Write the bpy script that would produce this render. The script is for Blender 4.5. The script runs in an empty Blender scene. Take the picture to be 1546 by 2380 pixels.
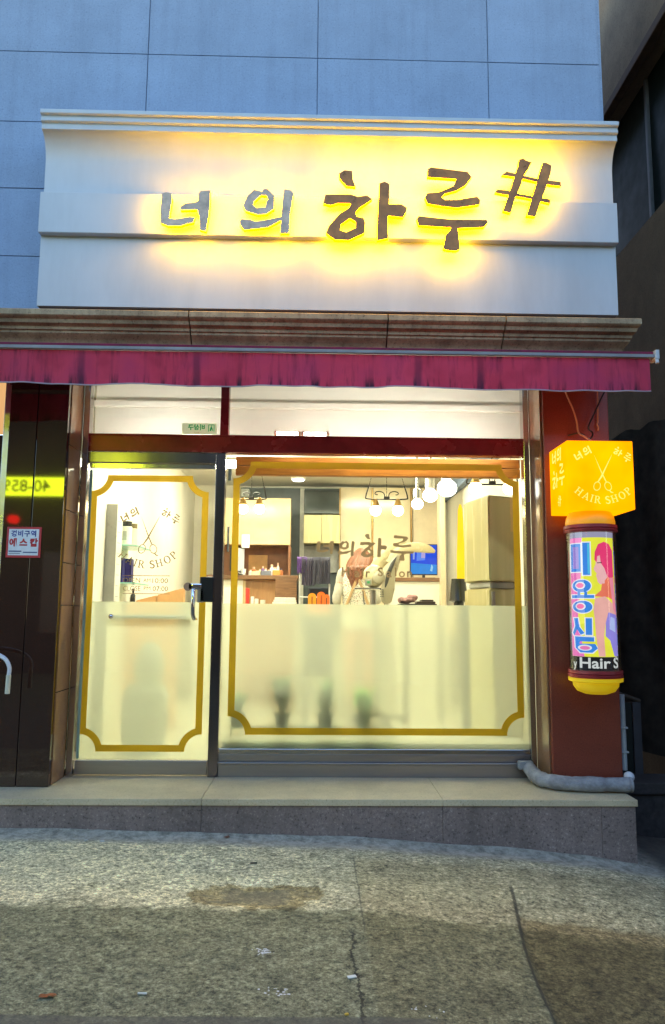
import bpy, bmesh, math, random
from mathutils import Vector, Matrix, noise
from mathutils.geometry import tessellate_polygon
random.seed(7)
S = bpy.context.scene
C = S.collection
PI = math.pi
# ------------------------------------------------------------------ camera
FPX, W0, H0 = 1750.0, 1546.0, 2379.5
CAM_H = 1.45
cam = bpy.data.cameras.new('camera')
camo = bpy.data.objects.new('camera', cam)
C.objects.link(camo)
RM = (Matrix.Rotation(math.radians(-1.25), 4, 'Z') @ Matrix.Rotation(math.radians(97.45), 4, 'X')
      @ Matrix.Rotation(math.radians(0.45), 4, 'Z'))
camo.matrix_world = Matrix.Translation((0, 0, CAM_H)) @ RM
cam.sensor_fit = 'VERTICAL'
cam.sensor_height = 36.0
cam.lens = 36.0 * FPX / H0
cam.clip_end = 500
S.camera = camo
R3 = RM.to_3x3()


def P(px, py, Y):
    """survey helper: where the sight line of a photo point meets the vertical plane y=Y"""
    d = R3 @ Vector(((px - 773) / FPX, -(py - 1189.5) / FPX, -1))
    return Vector((0, 0, CAM_H)) + d * (Y / d.y)


def PZ(px, py, Z):
    d = R3 @ Vector(((px - 773) / FPX, -(py - 1189.5) / FPX, -1))
    return Vector((0, 0, CAM_H)) + d * ((Z - CAM_H) / d.z)


def U(px, py, Y):
    p = P(px, py, Y)
    return (p.x, p.z)


# ------------------------------------------------------------------ materials
def nodes_of(m):
    m.use_nodes = True
    nt = m.node_tree
    nt.nodes.clear()
    out = nt.nodes.new('ShaderNodeOutputMaterial')
    return nt, out


def N(nt, typ, **kw):
    n = nt.nodes.new(typ)
    for k, v in kw.items():
        if k.startswith('_'):
            setattr(n, k[1:], v)
        else:
            n.inputs[k.replace('__', ' ')].default_value = v
    return n


def ramp(nt, stops):
    r = nt.nodes.new('ShaderNodeValToRGB')
    el = r.color_ramp.elements
    while len(el) < len(stops):
        el.new(0.5)
    for e, (p, c) in zip(el, stops):
        e.position = p
        e.color = (c[0], c[1], c[2], 1) if not isinstance(c, (int, float)) else (c, c, c, 1)
    return r


def mixc(nt, fac, a, b, mode='MIX'):
    m = nt.nodes.new('ShaderNodeMix')
    m.data_type = 'RGBA'
    m.blend_type = mode
    for sock, v in ((m.inputs[0], fac), (m.inputs[6], a), (m.inputs[7], b)):
        if hasattr(v, 'links'):
            nt.links.new(v, sock)
        elif isinstance(v, (int, float)):
            sock.default_value = v
        else:
            sock.default_value = (v[0], v[1], v[2], 1)
    return m.outputs[2]


def math_(nt, op, a, b=None, clamp=False):
    m = nt.nodes.new('ShaderNodeMath')
    m.operation = op
    m.use_clamp = clamp
    for i, v in enumerate((a, b)):
        if v is None:
            continue
        if hasattr(v, 'links'):
            nt.links.new(v, m.inputs[i])
        else:
            m.inputs[i].default_value = v
    return m.outputs[0]


MATS = {}


def mat(name, col, rough=0.5, metal=0.0, var=0.12, scale=6.0, bump=0.0, bscale=60.0, emit=None, estr=1.0,
        stretch=(1, 1, 1), spec=0.5, coat=0.0, dirt=0.0):
    if name in MATS:
        return MATS[name]
    m = bpy.data.materials.new(name)
    MATS[name] = m
    nt, out = nodes_of(m)
    b = N(nt, 'ShaderNodeBsdfPrincipled', Roughness=rough, Metallic=metal)
    b.inputs['Specular IOR Level'].default_value = spec
    b.inputs['Coat Weight'].default_value = coat
    tc = N(nt, 'ShaderNodeTexCoord')
    mp = N(nt, 'ShaderNodeMapping')
    mp.inputs['Scale'].default_value = stretch
    nt.links.new(tc.outputs['Object'], mp.inputs[0])
    nz = N(nt, 'ShaderNodeTexNoise', Scale=scale, Detail=5.0, Roughness=0.6)
    nt.links.new(mp.outputs[0], nz.inputs['Vector'])
    lo = [max(0, c * (1 - var * 1.6)) for c in col]
    hi = [min(1, c * (1 + var * 1.6)) for c in col]
    r = ramp(nt, [(0.3, lo), (0.7, hi)])
    nt.links.new(nz.outputs['Fac'], r.inputs[0])
    co = r.outputs[0]
    if dirt > 0:
        n2 = N(nt, 'ShaderNodeTexNoise', Scale=scale * 0.35, Detail=8.0, Roughness=0.7)
        nt.links.new(mp.outputs[0], n2.inputs['Vector'])
        r2 = ramp(nt, [(0.45, 0.0), (0.72, dirt)])
        nt.links.new(n2.outputs['Fac'], r2.inputs[0])
        co = mixc(nt, r2.outputs[0], co, [c * 0.3 for c in col])
    nt.links.new(co, b.inputs['Base Color'])
    rr = ramp(nt, [(0.2, max(0, rough * 0.75)), (0.8, min(1, rough * 1.3))])
    nt.links.new(nz.outputs['Fac'], rr.inputs[0])
    nt.links.new(rr.outputs[0], b.inputs['Roughness'])
    if bump > 0:
        bz = N(nt, 'ShaderNodeTexNoise', Scale=bscale, Detail=4.0)
        nt.links.new(mp.outputs[0], bz.inputs['Vector'])
        bp = N(nt, 'ShaderNodeBump', Strength=bump, Distance=0.01)
        nt.links.new(bz.outputs['Fac'], bp.inputs['Height'])
        nt.links.new(bp.outputs[0], b.inputs['Normal'])
    if emit:
        b.inputs['Emission Color'].default_value = (emit[0], emit[1], emit[2], 1)
        b.inputs['Emission Strength'].default_value = estr
    nt.links.new(b.outputs[0], out.inputs[0])
    return m


def glow(name, col, strength, var=0.06, scale=3.0):
    if name in MATS:
        return MATS[name]
    m = bpy.data.materials.new(name)
    MATS[name] = m
    nt, out = nodes_of(m)
    tc = N(nt, 'ShaderNodeTexCoord')
    nz = N(nt, 'ShaderNodeTexNoise', Scale=scale, Detail=2.0)
    nt.links.new(tc.outputs['Object'], nz.inputs['Vector'])
    r = ramp(nt, [(0.3, 1 - var), (0.7, 1 + var)])
    r.color_ramp.elements[1].color = (1, 1, 1, 1)
    nt.links.new(nz.outputs['Fac'], r.inputs[0])
    e = N(nt, 'ShaderNodeEmission', Strength=strength)
    nt.links.new(mixc(nt, 1.0, r.outputs[0], col, 'MULTIPLY'), e.inputs['Color'])
    nt.links.new(e.outputs[0], out.inputs[0])
    return m


def granite(name, base, dark, light, scale=220.0, rough=0.5, blot=0.25, bump=0.12, tint=(1, 1, 1), spec=0.5, slab=0.0, streak=0.0):
    m = bpy.data.materials.new(name)
    MATS[name] = m
    nt, out = nodes_of(m)
    b = N(nt, 'ShaderNodeBsdfPrincipled', Roughness=rough)
    b.inputs['Specular IOR Level'].default_value = spec
    tc = N(nt, 'ShaderNodeTexCoord')
    v = N(nt, 'ShaderNodeTexNoise', Scale=scale, Detail=3.0, Roughness=0.75)
    nt.links.new(tc.outputs['Object'], v.inputs['Vector'])
    r = ramp(nt, [(0.30, dark), (0.44, base), (0.58, base), (0.72, light)])
    nt.links.new(v.outputs['Fac'], r.inputs[0])
    n2 = N(nt, 'ShaderNodeTexNoise', Scale=1.7, Detail=9.0, Roughness=0.7)
    nt.links.new(tc.outputs['Object'], n2.inputs['Vector'])
    r2 = ramp(nt, [(0.3, 1 - blot), (0.7, 1.0)])
    nt.links.new(n2.outputs['Fac'], r2.inputs[0])
    co = mixc(nt, 1.0, r.outputs[0], r2.outputs[0], 'MULTIPLY')
    if slab:
        gm = N(nt, 'ShaderNodeNewGeometry')
        rs = ramp(nt, [(0.0, 1 - slab), (1.0, 1.0)])
        nt.links.new(gm.outputs['Random Per Island'], rs.inputs[0])
        co = mixc(nt, 1.0, co, rs.outputs[0], 'MULTIPLY')
    if streak:
        mp = N(nt, 'ShaderNodeMapping')
        mp.inputs['Scale'].default_value = (1, 1, 0.06)
        nt.links.new(tc.outputs['Object'], mp.inputs[0])
        n3 = N(nt, 'ShaderNodeTexNoise', Scale=9.0, Detail=6.0, Roughness=0.7)
        nt.links.new(mp.outputs[0], n3.inputs['Vector'])
        rk = ramp(nt, [(0.48, 1.0), (0.72, 1 - streak)])
        nt.links.new(n3.outputs['Fac'], rk.inputs[0])
        co = mixc(nt, 1.0, co, rk.outputs[0], 'MULTIPLY')
    nt.links.new(co, b.inputs['Base Color'])
    if bump:
        bp = N(nt, 'ShaderNodeBump', Strength=bump, Distance=0.004)
        nt.links.new(v.outputs['Fac'], bp.inputs['Height'])
        nt.links.new(bp.outputs[0], b.inputs['Normal'])
    nt.links.new(b.outputs[0], out.inputs[0])
    return m


def clear_glass(name, tint=(0.97, 1.0, 0.98), refl=1.0):
    m = bpy.data.materials.new(name)
    MATS[name] = m
    nt, out = nodes_of(m)
    t = N(nt, 'ShaderNodeBsdfTransparent')
    t.inputs[0].default_value = (*tint, 1)
    g = N(nt, 'ShaderNodeBsdfGlossy', Roughness=0.0)
    tc = N(nt, 'ShaderNodeTexCoord')
    nz = N(nt, 'ShaderNodeTexNoise', Scale=1.1, Detail=1.0)
    nt.links.new(tc.outputs['Object'], nz.inputs['Vector'])
    bp = N(nt, 'ShaderNodeBump', Strength=0.03, Distance=0.02)
    nt.links.new(nz.outputs['Fac'], bp.inputs['Height'])
    nt.links.new(bp.outputs[0], g.inputs['Normal'])
    f = N(nt, 'ShaderNodeFresnel', IOR=1.5)
    mx = N(nt, 'ShaderNodeMixShader')
    nt.links.new(math_(nt, 'MULTIPLY', f.outputs[0], 1.7 * refl, True), mx.inputs[0])
    nt.links.new(t.outputs[0], mx.inputs[1])
    nt.links.new(g.outputs[0], mx.inputs[2])
    nt.links.new(mx.outputs[0], out.inputs[0])
    return m


def frosted(name, col=(0.93, 1.0, 0.82), thru=0.54):
    m = bpy.data.materials.new(name)
    MATS[name] = m
    nt, out = nodes_of(m)
    tl = N(nt, 'ShaderNodeBsdfTranslucent')
    tc = N(nt, 'ShaderNodeTexCoord')
    nz = N(nt, 'ShaderNodeTexNoise', Scale=1.5, Detail=4.0)
    nt.links.new(tc.outputs['Object'], nz.inputs['Vector'])
    r = ramp(nt, [(0.3, [c * 0.93 for c in col]), (0.7, col)])
    nt.links.new(nz.outputs['Fac'], r.inputs[0])
    nt.links.new(r.outputs[0], tl.inputs[0])
    rf = N(nt, 'ShaderNodeBsdfRefraction', Roughness=0.27, IOR=1.18)
    rf.inputs[0].default_value = (*col, 1)
    df = N(nt, 'ShaderNodeBsdfDiffuse')
    df.inputs[0].default_value = (0.7, 0.72, 0.66, 1)
    m1 = N(nt, 'ShaderNodeMixShader', Fac=thru)
    nt.links.new(tl.outputs[0], m1.inputs[1])
    nt.links.new(rf.outputs[0], m1.inputs[2])
    m2 = N(nt, 'ShaderNodeMixShader', Fac=0.12)
    nt.links.new(m1.outputs[0], m2.inputs[1])
    nt.links.new(df.outputs[0], m2.inputs[2])
    nt.links.new(m2.outputs[0], out.inputs[0])
    return m


# ------------------------------------------------------------------ mesh builder
class MB:
    def __init__(s):
        s.bm = bmesh.new()

    def face(s, pts):
        return s.bm.faces.new([s.bm.verts.new(p) for p in pts])

    def box(s, x0, x1, y0, y1, z0, z1, bev=0.0, M=None):
        if x0 > x1: x0, x1 = x1, x0
        if y0 > y1: y0, y1 = y1, y0
        if z0 > z1: z0, z1 = z1, z0
        t = bmesh.new()
        vs = [t.verts.new((x, y, z)) for x in (x0, x1) for y in (y0, y1) for z in (z0, z1)]
        for q in ((0, 1, 3, 2), (4, 6, 7, 5), (0, 4, 5, 1), (2, 3, 7, 6), (0, 2, 6, 4), (1, 5, 7, 3)):
            t.faces.new([vs[i] for i in q])
        if bev > 0:
            bev = min(bev, 0.45 * min(x1 - x0, y1 - y0, z1 - z0))
            bmesh.ops.bevel(t, geom=list(t.edges), offset=bev, segments=2, affect='EDGES', profile=0.5)
        s._merge(t, M)
        return s

    def _merge(s, t, M=None):
        if M is not None:
            bmesh.ops.transform(t, matrix=M, verts=t.verts)
        me = bpy.data.meshes.new('tmp')
        t.to_mesh(me)
        t.free()
        s.bm.from_mesh(me)
        bpy.data.meshes.remove(me)

    def prism(s, poly, d0, d1, fn, holes=()):
        """flat outline (u,v) swept from depth d0 to d1; fn(u,v,d)->3d"""
        loops = [list(poly)] + [list(h) for h in holes]
        tris = tessellate_polygon([[Vector((a, b, 0)) for a, b in l] for l in loops])
        flat = [p for l in loops for p in l]
        A = [s.bm.verts.new(fn(u, v, d0)) for u, v in flat]
        if d1 is None:
            for t in tris:
                try: s.bm.faces.new([A[i] for i in t])
                except ValueError: pass
            return s
        B = [s.bm.verts.new(fn(u, v, d1)) for u, v in flat]
        for t in tris:
            try:
                s.bm.faces.new([A[i] for i in t])
                s.bm.faces.new([B[i] for i in reversed(t)])
            except ValueError: pass
        k = 0
        for l in loops:
            n = len(l)
            for i in range(n):
                a, b = k + i, k + (i + 1) % n
                s.bm.faces.new((A[a], A[b], B[b], B[a]))
            k += n
        return s

    def xz(s, poly, y0, y1, holes=()):
        return s.prism(poly, y0, y1, lambda u, v, d: (u, d, v), holes)

    def xy(s, poly, z0, z1, holes=()):
        return s.prism(poly, z0, z1, lambda u, v, d: (u, v, d), holes)

    def yz(s, poly, x0, x1, holes=()):
        return s.prism(poly, x0, x1, lambda u, v, d: (d, u, v), holes)

    def tube(s, path, r, seg=10, flat=1.0, cap=True, thin=1.0):
        pts = [Vector(p) for p in path]
        n = len(pts)
        rs = r if isinstance(r, (list, tuple)) else [r] * n
        rings = []
        up = None
        for i, p in enumerate(pts):
            d = (pts[min(i + 1, n - 1)] - pts[max(i - 1, 0)]).normalized()
            if up is None:
                ref = Vector((0, 0, 1)) if abs(d.z) < 0.9 else Vector((0, 1, 0))
                a = d.cross(ref).normalized()
            else:
                a = (up - d * up.dot(d)).normalized()
            up = a
            b = d.cross(a)
            rings.append([s.bm.verts.new(p + (a * math.cos(t) * thin + b * math.sin(t) * flat) * rs[i])
                          for t in (2 * PI * k / seg for k in range(seg))])
        for i in range(n - 1):
            for k in range(seg):
                s.bm.faces.new((rings[i][k], rings[i][(k + 1) % seg], rings[i + 1][(k + 1) % seg], rings[i + 1][k]))
        if cap:
            s.bm.faces.new(rings[0])
            s.bm.faces.new(rings[-1][::-1])
        return s

    def lathe(s, prof, cx, cy, seg=28, a0=0, a1=2 * PI, sx=1.0, sy=1.0):
        full = abs(a1 - a0 - 2 * PI) < 1e-6
        rings = []
        m = seg if full else seg + 1
        for r, z in prof:
            rings.append([s.bm.verts.new((cx + r * sx * math.cos(a0 + (a1 - a0) * k / seg),
                                          cy + r * sy * math.sin(a0 + (a1 - a0) * k / seg), z)) for k in range(m)])
        for i in range(len(prof) - 1):
            for k in range(seg):
                k2 = (k + 1) % m
                s.bm.faces.new((rings[i][k], rings[i][k2], rings[i + 1][k2], rings[i + 1][k]))
        if full:
            if prof[0][0] > 1e-5: s.bm.faces.new(rings[0][::-1])
            if prof[-1][0] > 1e-5: s.bm.faces.new(rings[-1])
        return s

    def ball(s, c, r, seg=20, sub=None):
        rx, ry, rz = r if isinstance(r, (tuple, list)) else (r, r, r)
        t = bmesh.new()
        bmesh.ops.create_uvsphere(t, u_segments=seg, v_segments=max(8, seg // 2), radius=1)
        s._merge(t, Matrix.Translation(c) @ Matrix.Diagonal((rx, ry, rz, 1)))
        return s

    def build(s, name, material, parent=None, smooth=False, label=None, angle=None):
        bm = s.bm
        bmesh.ops.remove_doubles(bm, verts=bm.verts, dist=1e-6)
        bmesh.ops.recalc_face_normals(bm, faces=bm.faces)
        root = parent
        off = Vector((0, 0, 0))
        while root is not None:
            off += root.location
            root = root.parent
        if off.length > 0:
            bmesh.ops.translate(bm, verts=bm.verts, vec=-off)
        me = bpy.data.meshes.new(name)
        bm.to_mesh(me)
        bm.free()
        me.materials.append(material)
        if smooth:
            for p in me.polygons: p.use_smooth = True
            try: me.set_sharp_from_angle(angle=math.radians(angle or 38))
            except Exception: pass
        o = bpy.data.objects.new(name, me)
        C.objects.link(o)
        if parent: o.parent = parent
        if label: o['label'] = label
        return o


def thing(name, label, cat, loc=(0, 0, 0), group=None):
    o = bpy.data.objects.new(name, None)
    C.objects.link(o)
    o.location = loc
    o.empty_display_size = 0.1
    o['label'] = label
    o['category'] = cat
    if group: o['group'] = group
    return o


def tag(o, label, cat, group=None):
    o['label'] = label
    o['category'] = cat
    if group: o['group'] = group
    return o


def copy_tree(o, parent=None):
    c = o.copy()
    C.objects.link(c)
    c.parent = parent
    for ch in list(o.children): copy_tree(ch, c)
    return c


def rect(px0, py0, px1, py1, Y):
    """axis-aligned x0,x1,z0,z1 on plane y=Y from a surveyed pixel box"""
    a, b, c, d = U(px0, py0, Y), U(px1, py0, Y), U(px0, py1, Y), U(px1, py1, Y)
    return (a[0] + c[0]) / 2, (b[0] + d[0]) / 2, (c[1] + d[1]) / 2, (a[1] + b[1]) / 2


def boxpx(mb, px0, py0, px1, py1, Y, depth, bev=0.004):
    x0, x1, z0, z1 = rect(px0, py0, px1, py1, Y)
    mb.box(x0, x1, Y, Y + depth, z0, z1, bev)
    return mb


def text_into(mb, s, fn, size=1.0, bold=0.0, align='CENTER', space=1.0, depth=None):
    """built-in font outlines added as flat faces through fn(u,v)->3d"""
    cu = bpy.data.curves.new('t', 'FONT')
    cu.body = s
    cu.size = size
    cu.align_x = align
    cu.align_y = 'CENTER'
    cu.offset = bold
    cu.space_character = space
    cu.resolution_u = 3
    o = bpy.data.objects.new('t', cu)
    C.objects.link(o)
    dg = bpy.context.evaluated_depsgraph_get()
    me = bpy.data.meshes.new_from_object(o.evaluated_get(dg))
    for v in me.vertices:
        v.co = Vector(fn(v.co.x, v.co.y))
    mb.bm.from_mesh(me)
    bpy.data.objects.remove(o)
    bpy.data.curves.remove(cu)
    bpy.data.meshes.remove(me)


# ------------------------------------------------------------------ palette
m_stone = granite('pale_granite_cladding', (0.31, 0.405, 0.575), (0.21, 0.275, 0.40), (0.40, 0.51, 0.68), 70, 0.7, 0.22, 0.2, slab=0.09, streak=0.12)
m_joint = mat('joint_mortar', (0.19, 0.245, 0.35), 0.9)
m_cornice = granite('weathered_cornice_stone', (0.66, 0.49, 0.29), (0.28, 0.19, 0.11), (0.78, 0.62, 0.40), 50, 0.85, 0.68, 0.4, slab=0.15, streak=0.45)
m_red = granite('lit_red_brown_granite', (0.27, 0.062, 0.036), (0.11, 0.022, 0.014), (0.38, 0.12, 0.07), 110, 0.3, 0.3, 0.05)  # pillar granite with the light falling on it painted in
m_darkpol = granite('polished_dark_granite', (0.045, 0.017, 0.011), (0.015, 0.007, 0.005), (0.085, 0.034, 0.022), 160, 0.035, 0.3, 0.0, spec=0.9)
m_jamb = granite('shoplit_granite_reveal', (0.30, 0.16, 0.085), (0.14, 0.06, 0.035), (0.42, 0.25, 0.14), 160, 0.14, 0.3, 0.02)  # mirrored shop light put into a paler granite colour
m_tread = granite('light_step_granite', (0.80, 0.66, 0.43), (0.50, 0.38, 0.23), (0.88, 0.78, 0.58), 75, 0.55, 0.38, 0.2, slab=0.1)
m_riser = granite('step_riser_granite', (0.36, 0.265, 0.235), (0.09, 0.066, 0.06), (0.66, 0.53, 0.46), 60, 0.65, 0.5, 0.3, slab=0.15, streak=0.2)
m_steel = mat('polished_stainless', (0.55, 0.53, 0.52), 0.13, 1.0, 0.06, 3, 0.05, 8, stretch=(1, 1, 0.2))
m_dsteel = mat('dark_stainless', (0.20, 0.18, 0.19), 0.16, 1.0, 0.12, 3, 0.05, 8, stretch=(1, 1, 0.2))
m_brushed = mat('brushed_stainless', (0.42, 0.40, 0.40), 0.33, 1.0, 0.1, 4, 0.06, 140, stretch=(0.05, 1, 1), dirt=0.4)
m_awnsteel = mat('awning_tint_steel', (0.30, 0.030, 0.040), 0.25, 0.2, 0.2, 3, 0.03, 20, dirt=0.3)  # stainless coloured with the awning's red reflection
m_signw = mat('white_sign_paint', (0.58, 0.60, 0.62), 0.42, 0, 0.06, 2.6, 0.05, 4, stretch=(1, 1, 0.25), dirt=0.2)
m_signside = mat('sign_underside', (0.10, 0.06, 0.05), 0.7)


def tape(name, col, thru_col, fac):
    m = bpy.data.materials.new(name)
    MATS[name] = m
    nt, out = nodes_of(m)
    tc = N(nt, 'ShaderNodeTexCoord')
    nz = N(nt, 'ShaderNodeTexNoise', Scale=7.0, Detail=4.0)
    nt.links.new(tc.outputs['Object'], nz.inputs['Vector'])
    r = ramp(nt, [(0.3, [c * 0.85 for c in col]), (0.7, col)])
    nt.links.new(nz.outputs['Fac'], r.inputs[0])
    p = N(nt, 'ShaderNodeBsdfPrincipled', Roughness=0.4)
    nt.links.new(r.outputs[0], p.inputs['Base Color'])
    t = N(nt, 'ShaderNodeBsdfTranslucent')
    t.inputs[0].default_value = (*thru_col, 1)
    mx = N(nt, 'ShaderNodeMixShader', Fac=fac)
    nt.links.new(p.outputs[0], mx.inputs[1])
    nt.links.new(t.outputs[0], mx.inputs[2])
    nt.links.new(mx.outputs[0], out.inputs[0])
    return m


m_gold = tape('gold_tape', (0.50, 0.30, 0.015), (0.62, 0.37, 0.012), 0.42)
m_decal = tape('brown_decal', (0.26, 0.185, 0.10), (0.34, 0.24, 0.12), 0.35)
m_white = mat('white_plaster', (0.80, 0.77, 0.66), 0.65, 0, 0.04, 2.5)
m_ceil = mat('white_ceiling', (0.82, 0.81, 0.76), 0.8, 0, 0.03, 2)
m_cream = mat('cream_gloss_panel', (0.80, 0.68, 0.45), 0.16, 0, 0.05, 2)
m_beige = mat('beige_cabinet', (0.54, 0.40, 0.22), 0.12, 0, 0.06, 3)
m_beige2 = mat('khaki_cabinet', (0.56, 0.50, 0.24), 0.25, 0, 0.06, 2, stretch=(4, 4, 0.3))
m_slate = mat('dark_slate_wall', (0.055, 0.075, 0.075), 0.4, 0, 0.2, 3)
m_tile = mat('grey_wall_tile', (0.27, 0.27, 0.25), 0.4, 0, 0.15, 6)
m_black = mat('black_plastic', (0.012, 0.012, 0.014), 0.3, 0, 0.1, 8)
m_iron = mat('black_iron', (0.02, 0.018, 0.016), 0.45, 0.7)
m_brass = mat('aged_brass', (0.42, 0.26, 0.09), 0.3, 1.0)
m_chrome = mat('chrome', (0.75, 0.75, 0.76), 0.08, 1.0, 0.04)


def wood_mat(name, a, b, stretch, rough=0.4):
    m = bpy.data.materials.new(name)
    MATS[name] = m
    nt, out = nodes_of(m)
    bs = N(nt, 'ShaderNodeBsdfPrincipled', Roughness=rough)
    tc = N(nt, 'ShaderNodeTexCoord')
    mp = N(nt, 'ShaderNodeMapping')
    mp.inputs['Scale'].default_value = stretch
    nt.links.new(tc.outputs['Object'], mp.inputs[0])
    nz = N(nt, 'ShaderNodeTexNoise', Scale=6.0, Detail=7.0, Roughness=0.65, Distortion=0.6)
    nt.links.new(mp.outputs[0], nz.inputs['Vector'])
    r = ramp(nt, [(0.32, a), (0.66, b)])
    nt.links.new(nz.outputs['Fac'], r.inputs[0])
    nt.links.new(r.outputs[0], bs.inputs['Base Color'])
    nt.links.new(bs.outputs[0], out.inputs[0])
    return m


m_wood = wood_mat('honey_wood', (0.32, 0.115, 0.008), (0.52, 0.21, 0.02), (0.5, 6, 6))
m_walnut = wood_mat('walnut_wood', (0.10, 0.045, 0.018), (0.22, 0.11, 0.05), (0.5, 6, 6))
m_glass = clear_glass('clear_glass')
m_glass2 = clear_glass('transom_glass', (0.97, 0.98, 0.96), 0.8)
m_film = frosted('frosted_film')

# ------------------------------------------------------------------ ground
EDGE_A, EDGE_B = Vector((1.104, 4.57)), Vector((0.90, 2.9))


def edge_side(x, y):
    """>0 to the right of the slab joint that runs toward the camera"""
    t = (y - EDGE_B.y) / (EDGE_A.y - EDGE_B.y)
    bx = EDGE_B.x + (EDGE_A.x - EDGE_B.x) * t + 0.02 * math.sin(y * 3.1)
    return x - bx


def ground_z(x, y):
    xs = [(-3, 0.012), (-2, 0.008), (0.2, -0.042), (1.2, -0.10), (1.75, -0.15), (2.15, -0.21), (2.7, -0.26), (4, -0.28)]
    if x <= xs[0][0]: z = xs[0][1]
    elif x >= xs[-1][0]: z = xs[-1][1]
    else:
        for (a, za), (b, zb) in zip(xs, xs[1:]):
            if a <= x <= b:
                t = (x - a) / (b - a)
                z = za + (zb - za) * (t * t * (3 - 2 * t) * 0.5 + t * 0.5)
                break
    # mortar fillet against the step
    if x < 2.15:
        k = max(0, 1 - abs(5.19 - y) / 0.16)
        z += 0.022 * k * k
    e = edge_side(x, y)
    if y < 4.4 and e > 0:
        z -= 0.035 * min(1, e / 0.03) * min(1, (4.4 - y) / 0.35)
    z += 0.010 * noise.noise((x * 1.3, y * 1.3, 0.3)) + 0.0035 * noise.noise((x * 9, y * 9, 1.7))
    # shallow worn hollow
    dx, dy = (x + 0.28) / 0.36, (y - 4.2) / 0.2
    q = dx * dx + dy * dy
    if q < 1: z -= 0.018 * (1 - q) ** 0.6
    return z


def axis_vals(lo, hi, a, b, step):
    v = []
    k = a
    while k < b:
        v.append(k); k += step
    v.append(b)
    out, s, k = [], step * 2, a
    while k > lo:
        k -= s; s *= 1.6
        out.append(max(k, lo))
    v = out[::-1] + v
    s, k = step * 2, b
    while k < hi:
        k += s; s *= 1.6
        v.append(min(k, hi))
    return v


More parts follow.
